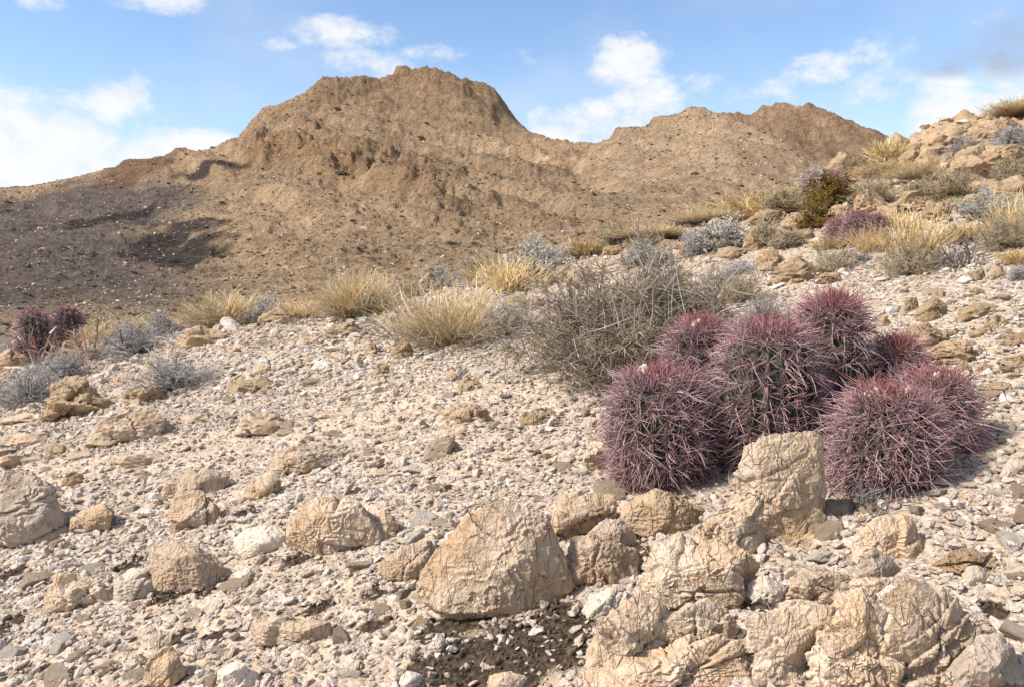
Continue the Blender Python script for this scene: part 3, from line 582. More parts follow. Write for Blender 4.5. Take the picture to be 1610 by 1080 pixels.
def ellip(x0, x1, y0, y1, n=9, seed=0):      # rough outline between left/right/top/base for lesser stones
    rg = np.random.default_rng(seed + 5); cx, cy = (x0 + x1)/2, (y0 + y1)/2; out = []
    for i in range(n):
        a = 2*math.pi*(i + rg.uniform(-.3, .3))/n; k = rg.uniform(0.85, 1.0)
        ca, sa = math.cos(a), math.sin(a)
        m = max(abs(ca), abs(sa))**0.55
        out.append((cx + (x1 - x0)/2*ca*k/m, cy - (y1 - y0)/2*sa*k/m))
    return out
MID = [
 ('brown cone shaped boulder with a diagonal crack, below the left cactus', [(62,655),(90,612),(112,592),(150,600),(178,636),(150,650),(100,660)], 't'),
 ('dark brown wedge boulder right of the diagonally cracked one', [(190,632),(215,606),(236,600),(266,622),(245,635)], 't'),
 ('long tan whaleback rock beyond the grey twig shrub', [(272,545),(290,522),(315,514),(357,522),(340,534),(300,546)], 't'),
 ('round dark brown boulder at the left edge below the small cactus', [(-8,580),(0,558),(20,550),(44,560),(46,578),(15,584)], 't'),
 ('orange rock between the small cactus and the grey shrubs', [(78,572),(100,545),(130,532),(172,548),(176,562),(130,574)], 't'),
 ('rounded brown rock under the dry grass right of small cactus', [(148,530),(152,512),(172,502),(208,512),(196,526),(166,534)], 't'),
 ('split brown block standing in the midground gravel on the left', [(366,612),(372,598),(410,594),(445,605),(425,617),(372,623)], 't'),
 ('arched weathered rock with a hollow, above the scratched tan boulder', [(412,738),(440,705),(470,694),(505,704),(545,708),(522,720),(482,727),(470,742),(440,747)], 'p'),
 ('orange topped flat rock in the middle of the gravel', [(697,645),(712,637),(770,640),(766,656),(736,667),(712,660)], 't'),
 ('smooth pale low stone in front of the orange topped flat rock', [(682,690),(690,670),(715,663),(745,674),(752,690),(715,695)], 'p'),
 ('brown cube like rock left of the big cactus', [(818,664),(824,645),(850,640),(872,648),(870,664),(845,670)], 't'),
 ('low yellowish slab flush with the gravel on the left', [(360,682),(385,655),(425,645),(458,665),(452,682),(405,688)], 'p'),
 ('long pale slab lying flush left of the yellowish one', [(128,690),(180,655),(235,640),(262,655),(220,680),(160,700)], 'p'),
 ('round white stone in the midground gravel', [(420,580),(432,565),(452,559),(464,572),(458,582)], 'w'),
 ('crinkled reddish brown rock below the yellow grass clump', [(612,564),(622,540),(642,534),(652,552),(646,566)], 't'),
 ('small pyramid stone left of the crinkled reddish brown rock', [(570,556),(580,538),(590,540),(596,556),(582,560)], 't'),
 ('two tone split stone in the centre midground', [(588,588),(592,570),(612,567),(616,582),(604,592)], 't'),
 ('low round tan stone beside the small dark twig', [(713,614),(722,600),(745,595),(764,608),(750,617)], 't'),
 ('pale tilted slab wedged at the left foot of the big cactus', [(915,725),(925,695),(960,680),(988,700),(985,735),(945,740)], 'p'),
 ('thin tilted plank of rock under the large grey shrub', [(892,636),(930,622),(946,626),(940,640),(905,646)], 'g'),
 ('white plate stone casting a shadow in the midground', [(660,566),(672,556),(694,553),(694,564),(668,570)], 'w'),
 ('wide cracked shelf rock right of the cactus', [(1452,565),(1470,545),(1520,538),(1560,550),(1576,562),(1540,574),(1480,574)], 't'),
 ('square tan block right of the tallest cactus head', [(1440,500),(1448,476),(1470,468),(1490,478),(1484,502),(1460,506)], 't'),
 ('long flat rock beside the square tan block', [(1495,500),(1510,484),(1560,480),(1582,492),(1560,502),(1515,504)], 't'),
 ('small cube of rock below the long flat rock', [(1540,520),(1545,502),(1570,497),(1586,508),(1578,522)], 't'),
 ('small rough stone beside the tallest cactus head', [(1374,514),(1380,498),(1395,495),(1402,508),(1392,516)], 't'),
 ('low pale rock right of the small cactus head', [(1415,540),(1425,515),(1455,505),(1500,520),(1522,538),(1480,548)], 't'),
 ('smooth grey rock at the right edge', [(1578,742),(1590,715),(1625,705),(1640,745),(1600,748)], 'g'),
 ('broad sandy hump rock behind the tallest cactus head', [(1208,442),(1222,418),(1250,412),(1288,432),(1292,444),(1250,448)], 't'),
 ('tilted slab left of the broad sandy hump rock', [(1186,434),(1200,410),(1222,405),(1218,425),(1200,438)], 't'),
 ('brown rock below the silver shrub', [(1118,410),(1135,392),(1172,384),(1176,396),(1140,412)], 't'),
 ('leaning boulder right of the silver shrub', [(1168,395),(1178,368),(1195,358),(1212,370),(1204,388),(1180,397)], 't'),
 ('round brown cobble below the silver shrub', [(1068,405),(1070,388),(1082,384),(1086,400),(1078,408)], 't'),
 ('squared boulder standing on the skyline slope above the orange shrub', [(1300,275),(1306,252),(1318,243),(1336,250),(1340,270),(1322,282)], 't'),
 ('pointed pale crag at the left end of the skyline outcrop', [(1386,240),(1392,222),(1410,211),(1428,226),(1424,240),(1400,246)], 't'),
 ('long slanting ledge of the skyline outcrop', [(1408,252),(1430,232),(1448,220),(1456,228),(1440,246),(1420,258)], 't'),
 ('great slanting slab of the skyline outcrop', [(1440,255),(1470,215),(1505,194),(1530,190),(1532,202),(1500,230),(1470,252)], 't'),
 ('dark round boulder on the skyline beside dry twigs', [(1534,198),(1540,182),(1556,178),(1568,190),(1556,200)], 't'),
 ('upper slanting slab right of the great slab', [(1500,240),(1530,208),(1580,185),(1615,185),(1615,205),(1570,225),(1530,245)], 't'),
 ('lower slanting slab under the great slab', [(1480,280),(1510,250),(1560,228),(1612,215),(1615,235),(1570,255),(1510,285)], 't'),
 ('rounded outcrop block right of the orange shrub', [(1340,332),(1352,308),(1378,298),(1396,312),(1392,330),(1362,338)], 't'),
 ('knobbly outcrop block behind the right hand small cactus', [(1296,348),(1308,328),(1332,320),(1344,334),(1336,350)], 't'),
 ('broad rounded outcrop above the right hand small cactus', [(1364,348),(1380,326),(1412,320),(1425,336),(1410,350)], 't'),
 ('hollowed outcrop boulder with a dark gap', [(1408,330),(1420,304),(1450,298),(1472,312),(1466,332),(1432,338)], 't'),
 ('low outcrop rock left of the pale cactus pad', [(1446,345),(1455,326),(1490,318),(1510,328),(1500,342),(1470,348)], 't'),
 ('brown outcrop at the right edge below khaki bushes', [(1540,310),(1556,290),(1600,282),(1630,292),(1625,312),(1580,318)], 't'),
 ('ridge of brown rock beneath the grey brush', [(1230,352),(1250,338),(1290,334),(1296,350),(1256,362)], 't'),
 ('low rock left of the grey brush on the slope', [(1170,352),(1184,334),(1225,330),(1240,346),(1200,358)], 't'),
 ('boulder half hidden behind the tall yellow grass', [(742,446),(752,426),(782,414),(802,424),(800,446),(770,452)], 't'),
 ('rounded rock behind the left part of the yellow grass', [(648,460),(656,434),(680,428),(696,444),(690,462)], 't'),
 ('dark shaded boulder at the right end of the yellow grass', [(790,490),(800,466),(828,460),(856,474),(852,492),(815,496)], 't'),
 ('tan boulder pair member left of the large grey shrub', [(868,442),(875,422),(892,416),(904,432),(895,446)], 't'),
 ('tallest tan boulder behind the large grey shrub', [(888,450),(894,428),(915,418),(934,430),(932,450)], 't'),
 ('small cracked boulder left of the pair behind the grey shrub', [(845,452),(850,436),(868,430),(876,446),(862,456)], 't'),
 ('brown boulder below the khaki dome bushes', [(944,402),(950,388),(970,384),(984,394),(976,404)], 't'),
 ('flat tan rock with dark underside left of the yellow tuft', [(400,508),(415,492),(440,486),(475,494),(490,504),(440,512)], 't'),
 ('pale overhanging plate on the left crest', [(430,504),(445,496),(480,493),(494,498),(470,506)], 'p'),
 ('tan hummock rock in the left midground', [(500,530),(520,512),(560,506),(580,522),(560,534)], 't'),
 ('pale rock with lined face in the left midground gravel', [(268,785),(285,745),(330,735),(358,742),(345,752),(300,760)], 'p'),
 ('tan wedge below the lined pale rock', [(248,785),(262,760),(285,752),(300,768),(280,785)], 'p'),
 ('smooth pale hump left of the scratched tan boulder', [(385,780),(392,752),(420,742),(446,758),(445,778),(410,784)], 'p'),
 ('orange edged stone in the left gravel', [(68,715),(75,700),(100,698),(108,712),(90,718)], 't'),
 ('crumbly tan stone above the low ledge stone', [(95,760),(105,747),(125,745),(138,758),(120,765)], 't'),
 ('brown stone at the right of the square tan block cluster', [(1415,490),(1425,470),(1440,468),(1442,486),(1430,494)], 't'),
 ('pair of weathered tan rocks behind the dead branches, left one', [(1512,442),(1518,430),(1545,424),(1552,440),(1530,446)], 't'),
 ('pair of weathered tan rocks behind the dead branches, right one', [(1550,438),(1556,424),(1575,420),(1584,432),(1570,442)], 't'),
 ('flat tan rock in front of the khaki tuft', [(1425,446),(1432,436),(1460,434),(1470,442),(1450,448)], 't'),
]
for (lab, poly, mt) in MID:
    wide = max(p[0] for p in poly) - min(p[0] for p in poly)
    boulder('boulder', lab, 'boulder', poly, mt, 0.8, 5 if wide > 110 else 4, seedn(), 1.15, 3, (0.2, 0.3, 0.9) if mt == 't' and wide > 60 else None)

CUTS = re.compile(r'(,| with | lying | cut | below | above | left of| right of| under | beside | behind | in the | in | at the | against | between | leaning | tilted | beyond | standing | overhanging | wedged | flush | casting | high | of the | on the | half | of three)')
LANDMARKS = [(o.location.copy(), CUTS.split(o['label'])[0]) for o in sc.objects if o.name.startswith('boulder')]
def near(p, what, place):                    # name a lesser stone by the marked boulder it lies next to
    q = Vector(p); d, loc, nm = min((((l - q).length, l, n) for l, n in LANDMARKS), key=lambda a: a[0])
    if d > 0.16*q.y + 0.25: return f'{what} {place}'
    dx, dy = q.x - loc.x, q.y - loc.y
    side = ('right of' if dx > 0 else 'left of') if abs(dx) > abs(dy) else ('behind' if dy > 0 else 'in front of')
    return f'{what} just {side} the {nm}'
def more_rocks():
    rg = np.random.default_rng(444); done = []
    zones = [(38, 960, 1610, 'tan outcrop rock', 't', 20, 60, lambda px: max(165, 400 - 0.30*(px - 900)), lambda px: 490),
             (18, 150, 900, 'half buried tan rock', 'p', 22, 60, lambda px: 520 - 0.10*(px - 300), lambda px: 640),
             (16, 0, 900, 'low pale slab', 'p', 40, 95, lambda px: 640, lambda px: 760),
             (12, 1380, 1610, 'flat tan rock', 't', 24, 60, lambda px: 490, lambda px: 660)]
    for (n, x0, x1, what, mt, w0, w1, f0, f1) in zones:
        k = 0; tries = 0
        while k < n and tries < 800:
            tries += 1; px = rg.uniform(x0, x1); py = rg.uniform(f0(px) + 12, f1(px))
            if 930 < px < 1560 and 455 < py < 820 and not px > 1500: continue
            w = rg.uniform(w0, w1)*(0.55 + 0.45*(py/500)); h = w*(rg.uniform(0.14, 0.28) if 'slab' in what else rg.uniform(0.25, 0.45) if 'half' in what else rg.uniform(0.28, 0.62)); g = hit(px, py)
            if any((g[0] - a)**2 + (g[1] - b)**2 < (r*0.8 + 0.3*w*g[1]/F)**2 for (a, b, r) in ROCK_SPOTS): continue
            place = ('by the cactus and shrubs on the right slope' if py > 380 else 'high on the right slope below the skyline') if x0 >= 900 else ('left part of the midground gravel' if px < 480 else 'middle of the midground gravel')
            boulder('boulder', near(g, f'{"large" if w > 45 else "small"} {what}', place), 'boulder', ellip(px - w/2, px + w/2, py - h, py, 7, int(rg.integers(9999))), mt, 0.85, 4, seedn(), 1.2, 2,
                    (0.3, 0.3, 0.9) if mt == 't' else None, group=f'{what}s, {place}'); k += 1
more_rocks()
# individual loose stones, sharing a few dozen shapes
def stone_shape(seed, sub=3, mat=ROCK, flat=0.7):
    rg = np.random.default_rng(seed); Nn, D = rand_planes(rg, 9, 0.5)
    half = np.array([0.5, 0.5*rg.uniform(0.6, 0.95), 0.5*flat*rg.uniform(0.75, 1.15)])
    P, Fc = rock_verts(Nn, D, half, sub, seed, 160, 0.7, 2)
    return np_mesh('stone', P, Fc, mat, False)
STONES = {k: [stone_shape(400 + 7*i + 100*j, 4, RMATS[k]) for i in range(6)] for j, k in enumerate('ptgw')}
def scatter_stones():
    rg = np.random.default_rng(99); n = 0; tries = 0; spots = []
    zones = [('on the fine gravel in the lower left', lambda x, y: x < 450 and y > 820), ('around the dark soil patch', lambda x, y: 450 <= x < 930 and y > 880),
             ('on the gravel right of the cactus', lambda x, y: x > 1330 and y > 560), ('on the rocky slope behind the cactus', lambda x, y: x > 930 and y <= 560),
             ('on the pale open gravel left of the cactus', lambda x, y: 450 <= x < 1330), ('on the left hand gravel slope', lambda x, y: True)]
    while n < 285 and tries < 6000:
        tries += 1
        px = rg.uniform(-20, 1630); f = rg.uniform(0, 1)**0.8; py = (560 - 0.16*px + (0 if px < 1000 else -20)) + f*(1075 - (560 - 0.16*px))
        h = hit(px, py)
        size = float(np.clip(rg.lognormal(math.log(0.048), 0.42), 0.035, 0.19))*(0.7 + 0.105*min(h[1], 10))
        if any((h[0] - a)**2 + (h[1] - b)**2 < (r*0.85 + size*0.4)**2 for (a, b, r) in ROCK_SPOTS): continue
        if any((h[0] - a)**2 + (h[1] - b)**2 < (r + size)**2*0.30 for (a, b, r) in spots): continue
        if crust_at(h[0:1], h[1:2])[0] > 0.3: continue
        spots.append((h[0], h[1], size))
        k = rg.choice(list('pppppwwg' if h[1] < 5 else 'ppttt')); z = next(a for a, fn in zones if fn(px, py))
        word = {'p': 'beige', 't': 'tan brown', 'g': 'greyish', 'w': 'whitish'}[k]; big = 'fist sized' if size > 0.085 else 'small'
        o = link('stone', STONES[k][int(rg.integers(6))], loc=(h[0], h[1], h[2] + size*0.05), label=near(h, f'{big} {word} loose stone', z), cat='stone', group=f'loose {big} {word} stones {z}')
        o.rotation_euler = (rg.uniform(-.3, .3), rg.uniform(-.3, .3), rg.uniform(0, 6.28)); o.scale = (size*1.15, size*1.15, size*rg.uniform(0.6, 1.05))
        n += 1
scatter_stones()

# gravel: far too many to count
def instancer(name, pts, rot, scl, tint, meshes, label, cat):
    col = bpy.data.collections.new(name + '_shapes')
    for m in meshes: col.objects.link(bpy.data.objects.new(name + '_piece', m))
    me = bpy.data.meshes.new(name); me.vertices.add(len(pts)); me.vertices.foreach_set('co', np.asarray(pts, np.float32).ravel())
    for nm, typ, arr, key in (('rot', 'FLOAT_VECTOR', rot, 'vector'), ('scl', 'FLOAT_VECTOR', scl, 'vector'), ('tint', 'FLOAT', tint, 'value')):
        a = me.attributes.new(nm, typ, 'POINT'); a.data.foreach_set(key, np.asarray(arr, np.float32).ravel())
    a = me.attributes.new('variant', 'INT', 'POINT'); a.data.foreach_set('value', RNG.integers(0, len(meshes), len(pts)).astype(np.int32))
    me.update()
    o = link(name, me, label=label, cat=cat, kind='stuff')
    ng = bpy.data.node_groups.new(name, 'GeometryNodeTree')
    ng.interface.new_socket('Geometry', in_out='INPUT', socket_type='NodeSocketGeometry'); ng.interface.new_socket('Geometry', in_out='OUTPUT', socket_type='NodeSocketGeometry')
    gi = ng.nodes.new('NodeGroupInput'); go = ng.nodes.new('NodeGroupOutput')
    ci = ng.nodes.new('GeometryNodeCollectionInfo'); ci.inputs[0].default_value = col; ci.inputs[1].default_value = True; ci.inputs[2].default_value = True
    def na(nm, dt):
        q = ng.nodes.new('GeometryNodeInputNamedAttribute'); q.data_type = dt; q.inputs[0].default_value = nm
        return next(s for s in q.outputs if s.enabled and s.name == 'Attribute')
    e = ng.nodes.new('FunctionNodeEulerToRotation'); ng.links.new(na('rot', 'FLOAT_VECTOR'), e.inputs[0])
    ip = ng.nodes.new('GeometryNodeInstanceOnPoints')
    ng.links.new(gi.outputs[0], ip.inputs['Points']); ng.links.new(ci.outputs[0], ip.inputs['Instance']); ip.inputs['Pick Instance'].default_value = True
    ng.links.new(na('variant', 'INT'), ip.inputs['Instance Index']); ng.links.new(e.outputs[0], ip.inputs['Rotation']); ng.links.new(na('scl', 'FLOAT_VECTOR'), ip.inputs['Scale'])
    ng.links.new(ip.outputs[0], go.inputs[0])
    md = o.modifiers.new('scatter', 'NODES'); md.node_group = ng
    return o
def pebble(seed, flat=0.6, mat=GRAVEL):
    rg = np.random.default_rng(seed); bm = bmesh.new()
    for i in range(15):
        v = rg.normal(size=3); v /= np.linalg.norm(v); v *= rg.uniform(0.8, 1.0)
        bm.verts.new((v[0]*0.55, v[1]*0.45*rg.uniform(.8, 1), v[2]*0.5*flat))
    r = bmesh.ops.convex_hull(bm, input=bm.verts[:])
    bmesh.ops.delete(bm, geom=[v for v in bm.verts if not v.link_faces], context='VERTS')
    bmesh.ops.bevel(bm, geom=bm.edges[:], offset=0.035, segments=1, affect='EDGES', profile=0.5)
    me = bpy.data.meshes.new('pebble'); bm.to_mesh(me); bm.free(); me.materials.append(mat); return me
PEB = [pebble(s, RNG.uniform(0.4, 0.85)) for s in range(22)]
def wedge(n, t0, t1, power=1.0):
    t = np.sqrt(RNG.uniform(t0*t0, t1*t1, n)) if power == 1.0 else t0*(t1/t0)**RNG.uniform(0, 1, n)
    return RNG.uniform(-0.84, 0.84, n)*(t + 0.7), t
def build_gravel():
    X, Y, Sz = [], [], []
    for (n, t0, t1, med, sig) in ((30000, 0.9, 2.6, 0.018, 0.42), (5000, 0.9, 3.0, 0.030, 0.30), (46000, 2.4, 5.2, 0.020, 0.42), (5000, 2.6, 5.5, 0.040, 0.35), (52000, 5, 10, 0.032, 0.45), (4000, 5, 11, 0.070, 0.4), (26000, 9, 20, 0.05, 0.5), (3000, 9, 20, 0.13, 0.4)):
        x, y = wedge(n, t0, t1); X.append(x); Y.append(y); Sz.append(np.clip(RNG.lognormal(math.log(med), sig, n), med*0.4, med*3))
    X = np.concatenate(X); Y = np.concatenate(Y); Sz = np.concatenate(Sz)
    cr = crust_at(X, Y) + 0.6*fbm(p3(X*9, Y*9), 3, 5); keep = RNG.uniform(0, 1, len(X)) > 0.84*sstep(cr, 0.25, 0.75)
    patch = fbm(p3(X*1.3, Y*1.3), 3, 15); keep &= RNG.uniform(0, 1, len(X)) < np.clip(1.0 + 0.9*patch, 0.35, 1)
    s = X/np.maximum(Y, .5); keep &= ~((Y > 6) & (s > 0.0) & (RNG.uniform(0, 1, len(X)) < 0.55))
    X, Y, Sz = X[keep], Y[keep], Sz[keep]
    Z = ground(X, Y) + Sz*RNG.uniform(-0.08, 0.24, len(X)); n = len(X)
    rot = np.stack([RNG.normal(0, .4, n), RNG.normal(0, .4, n), RNG.uniform(0, 6.28, n)], -1)
    sc3 = Sz[:, None]*np.stack([RNG.uniform(.85, 1.3, n), RNG.uniform(.8, 1.1, n), RNG.uniform(.42, 1.0, n)], -1)
    tint = np.clip(RNG.beta(2.4, 2.0, n) + 0.10*fbm(p3(X, Y), 2, 3) + 0.06 - 0.06*sstep(Y, 7, 11), 0, 1)
    instancer('gravel', np.stack([X, Y, Z], -1), rot, sc3, tint, PEB, 'loose pale angular gravel covering the near hillside', 'gravel')
    # dark crumbs of soil crust
    xs, ys = wedge(90000, 0.9, 4.2); c = crust_at(xs, ys) + 0.5*fbm(p3(xs*9, ys*9), 3, 5); k = c > 0.35
    xs, ys = xs[k], ys[k]; n = len(xs); sz = RNG.lognormal(math.log(0.0085), 0.5, n)
    instancer('soil_crust', np.stack([xs, ys, ground(xs, ys) + sz*0.1], -1), RNG.uniform(0, 6.28, (n, 3)), sz[:, None]*RNG.uniform(.7, 1.2, (n, 3)), RNG.uniform(0, 1, n),
              [pebble(90 + i, 0.9, SOIL) for i in range(5)], 'dark crumbly crusted soil between the boulders', 'soil')
build_gravel()

# ------------------------------------------------------------------ cactus
GREEN = flat_mat('cactus_skin', (0.036, 0.042, 0.027), (0.065, 0.066, 0.045), 40.0, 0.7)
WOOL = flat_mat('cactus_wool', (0.46, 0.40, 0.31), (0.66, 0.61, 0.52), 120.0, 0.95)
def cactus_head(parent, rel, R, H, ribs, seed, spine=0.055, per=12, wool=2, lean=(0, 0), thick=0.0013, rows=13, k=5):
    """one ribbed barrel of a clump, rel = its base in the clump; spines and wool are its sub-parts"""
    rg = np.random.default_rng(seed)
    def prof(v):                             # v 0 base .. 1 apex -> radius, height
        a = v*math.pi*0.5*1.12 - 0.12*math.pi*0.5
        ph = np.asarray(v)*1.0
        rr = np.where(ph < 0.55, 0.66 + 0.34*np.sin(ph/0.55*math.pi/2), np.cos(np.clip((ph - 0.55)/0.45, 0, 1)*math.pi/2)**0.62)
        zz = np.where(ph < 0.55, ph/0.55*0.58, 0.58 + 0.42*np.sin(np.clip((ph - 0.55)/0.45, 0, 1)*math.pi/2))
        return R*rr, H*zz
    nu, nv = ribs*6, 26
    th = np.arange(nu)*2*math.pi/nu; vv = np.linspace(0, 1, nv)
    r, z = prof(vv); rib = 1 - 0.13*np.abs(np.sin(th*ribs/2))**0.8
    lx, ly = lean
    X = r[None]*rib[:, None]*np.cos(th)[:, None] + lx*z[None]; Y = r[None]*rib[:, None]*np.sin(th)[:, None] + ly*z[None]; Z = np.tile(z, (nu, 1))
    i = np.arange(nu)[:, None]; j = np.arange(nv - 1)[None]; i2 = (i + 1) % nu
    Fc = np.stack([i*nv + j, i2*nv + j, i2*nv + j + 1, i*nv + j + 1], -1).reshape(-1, 4)
    hd = link('head', np_mesh('head', np.stack([X, Y, Z], -1).reshape(-1, 3), Fc, GREEN), parent, rel)
    # spines: each areole carries a star of curved spines
    V_, F_, C_, off = [], [], [], 0
    av = np.linspace(0.06, 0.985, rows)
    A, TH = np.meshgrid(av, np.arange(ribs), indexing='ij')
    A = (A + rg.normal(0, 0.012, A.shape)).ravel().clip(0.02, 0.995); TH = ((TH + 0.0)*2*math.pi/ribs + rg.normal(0, 0.03, TH.shape)).ravel()
    rr, zz = prof(A); r2, z2 = prof(A + 0.01)
    er = np.stack([np.cos(TH), np.sin(TH), 0*TH], -1); et = np.stack([-np.sin(TH), np.cos(TH), 0*TH], -1)
    up = er*((r2 - rr))[:, None] + np.array([0, 0, 1.])*(z2 - zz)[:, None]; up /= np.linalg.norm(up, axis=1, keepdims=True) + 1e-9
    nrm = np.cross(et, up); nrm *= np.sign((nrm*(er + np.array([0, 0, .3]))).sum(1, keepdims=True))
    pos = er*rr[:, None] + np.stack([lx*zz, ly*zz, zz], -1)
    n = len(A); m = per
    ang = (np.arange(m)[None]/m*2*math.pi + rg.uniform(0, 6.28, (n, 1)) + rg.normal(0, .25, (n, m)))
    central = (np.arange(m)[None] % 3 == 0)
    tilt = np.where(central, rg.uniform(0.1, 0.8, (n, m)), rg.uniform(0.75, 1.30, (n, m)))
    L = spine*np.where(central, rg.uniform(0.9, 1.45, (n, m)), rg.uniform(0.70, 1.1, (n, m)))*(1 - 0.28*(A[:, None] > .93))
    side = et[:, None]*np.cos(ang)[..., None] + up[:, None]*np.sin(ang)[..., None]
    D0 = nrm[:, None]*np.cos(tilt)[..., None] + side*np.sin(tilt)[..., None]
    bend = rg.normal(0, 0.45, (n, m, 1))*side + rg.normal(0, .22, (n, m, 3)) + np.where(central, 0.35, 0.1)[..., None]*up[:, None]*rg.choice([-1.3, .6], (n, m, 1))
    u = np.linspace(0, 1, k)
    P = pos[:, None, None] + L[..., None, None]*(D0[:, :, None]*u[None, None, :, None] + bend[:, :, None]*(u**2)[None, None, :, None]*0.85)
    Rr = thick*np.where(central, 1.45, 0.95)[..., None]*(1.0 - 0.8*u[None, None]**1.5)
    P = P.reshape(-1, k, 3); Rr = np.broadcast_to(Rr, (n, m, k)).reshape(-1, k)
    V, Fq = tubes(P, Rr)
    hgt = np.repeat(A, m)
    base = np.array([0.35, 0.225, 0.23])*rg.uniform(0.5, 1.4, (n*m, 1)); base[:, 2] *= rg.uniform(0.85, 1.12, n*m)
    grey = rg.uniform(0, 1, n*m) < 0.30; base[grey] = np.array([0.43, 0.355, 0.34])*rg.uniform(.8, 1.2, (grey.sum(), 1))
    red = sstep(hgt, 0.84, 0.97)[:, None]*rg.uniform(0.2, 1.0, (n*m, 1)); base = base*(1 - red) + np.array([0.40, 0.085, 0.07])*red
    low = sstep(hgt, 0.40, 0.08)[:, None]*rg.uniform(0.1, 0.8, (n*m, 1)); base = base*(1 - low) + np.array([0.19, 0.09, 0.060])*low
    pink = (rg.uniform(0, 1, n*m) < 0.22)[:, None]*0.5; base = base*(1 - pink) + np.array([0.33, 0.15, 0.14])*pink
    cc = np.repeat(base, k*3, axis=0).reshape(n*m, k, 3, 3)
    tipw = (u**3)[None, :, None, None]*0.35; cc = cc*(1 - tipw) + np.array([0.25, 0.055, 0.06])*tipw
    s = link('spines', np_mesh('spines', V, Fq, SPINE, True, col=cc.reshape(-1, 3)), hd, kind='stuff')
    for i in range(wool):                    # woolly seed tufts at the crown
        a = rg.uniform(0, 6.28); q = rg.uniform(0.25, 0.55)*R; rad = rg.uniform(0.010, 0.016)*R/0.12
        Vw, Fw = ico(3); Vw = Vw*rad*(1 + 0.28*fbm(Vw*3.0 + i*7, 3, seed + i, .6))[:, None]*np.array([1, 1, 1.25])
        zc = H*(1.0 - 0.35*(q/R)**2) + spine*0.62
        link('wool_tuft', np_mesh('wool_tuft', Vw + np.array([q*math.cos(a) + lx*H, q*math.sin(a) + ly*H, zc]), Fw, WOOL), hd)
    return hd
def clump(label, base, heads, **kw):
    """heads: (px centre, top py, width px, t, base z override or None, ribs, wool)"""
    root = link('cottontop_cactus', None, loc=base, label=label, cat='cactus', group='clumps of purple spined cactus')
    for i, (px, top, bot, w, t, wool, lean) in enumerate(heads):
        if kw.get('k2'): t = hit(px, bot - 4)[1] + 0.10
        P0 = unproj(px, top, t); P1 = unproj(px, bot, t); sp = kw.get('spine', 0.055)
        R = 0.5*w*t/F - sp*0.68; Hh = (P0[2] - P1[2]) - sp*0.45
        gz = ground(np.array([P1[0]]), np.array([P1[1]]))[0]; z0 = P1[2]
        cactus_head(root, Vector((P1[0], P1[1], z0)) - Vector(base), R, Hh, kw.get('ribs', 15), seedn(), sp, kw.get('per', 12), wool, lean, kw.get('thick', 0.0013), kw.get('rows', 13), kw.get('k', 5))
    return root
b0 = hit(1240, 780)
clump('large clump of purple spined cactus heads behind the upright cracked rock', b0,
      [(1040, 582, 785, 178, 2.36, 4, (-.05, 0)), (1103, 503, 760, 132, 2.62, 2, (-.03, 0)), (1202, 508, 770, 184, 2.36, 2, (0, -.02)), (1293, 466, 780, 142, 2.52, 1, (.02, 0)),
       (1402, 534, 760, 104, 2.52, 1, (0, 0)), (1390, 612, 802, 180, 2.05, 3, (0, -.03)), (1456, 588, 790, 140, 2.22, 2, (.04, 0))], spine=0.050, rows=17, per=17, thick=0.00145, ribs=20, k=4)
clump('small two headed purple cactus on the left beside grey twigs', hit(70, 565), [(56, 490, 572, 56, 9.0, 4, (0, 0)), (108, 484, 545, 50, 9.4, 1, (0, 0))], spine=0.075, rows=12, per=15, thick=0.0036, k=3, k2=1)
clump('broad purple cactus clump on the right slope behind yellow grass', hit(1345, 393),
      [(1318, 348, 396, 42, 7.6, 1, (0, 0)), (1347, 338, 396, 46, 7.7, 3, (0, 0)), (1376, 342, 396, 38, 7.7, 1, (0, 0)), (1340, 352, 397, 36, 7.4, 0, (0, 0))], spine=0.05, rows=12, per=14, thick=0.0026, k=3, k2=1)
clump('distant purple cactus clump partly behind the orange green shrub', hit(1290, 318),
      [(1278, 278, 325, 40, 12.0, 1, (0, 0)), (1306, 276, 322, 42, 12.2, 1, (0, 0))], spine=0.075, rows=10, per=9, thick=0.004, k=3, k2=1)

# ------------------------------------------------------------------ dry shrubs and grasses
def unit(v): return v/(np.linalg.norm(v, axis=-1, keepdims=True) + 1e-9)
def stems(rg, n, k, W, H, low=0.1, curve=0.35):
    a = rg.uniform(0, 6.28, n); e = np.arcsin(rg.uniform(low, 1, n)); L = rg.uniform(0.6, 1.0, n)
    d = np.stack([np.cos(a)*np.cos(e), np.sin(a)*np.cos(e), np.sin(e)], -1)
    end = d*np.array([W/2, W/2, H])*L[:, None]; u = np.linspace(0, 1, k)
    st = rg.normal(0, 0.05*W, (n, 3))*np.array([1, 1, 0.05])
    bend = rg.normal(0, curve*0.22, (n, 3))*W
    return st[:, None] + end[:, None]*u[None, :, None] + bend[:, None]*(u*(1 - u))[None, :, None] + np.cumsum(rg.normal(0, 0.012*W, (n, k, 3)), 1)
def sprout(rg, par, n, k, L, spread, up=0.25, t0=0.25):
    i = rg.integers(0, len(par), n); kk = par.shape[1]; f = rg.uniform(t0, 1.0, n)*(kk - 1); j = np.minimum(f.astype(int), kk - 2); fr = (f - j)[:, None]
    p0 = par[i, j]*(1 - fr) + par[i, j+1]*fr; d = unit(par[i, j+1] - par[i, j])
    d = unit(d + spread*rg.normal(0, 1, (n, 3)) + np.array([0, 0, up])); u = np.linspace(0, 1, k); ln = L*rg.uniform(0.5, 1.3, n)
    c = rg.normal(0, 0.25, (n, 3)); P = p0[:, None] + ln[:, None, None]*(d[:, None]*u[None, :, None] + c[:, None]*(u**2)[None, :, None])
    P[..., 2] = np.maximum(P[..., 2], 0.005); return P
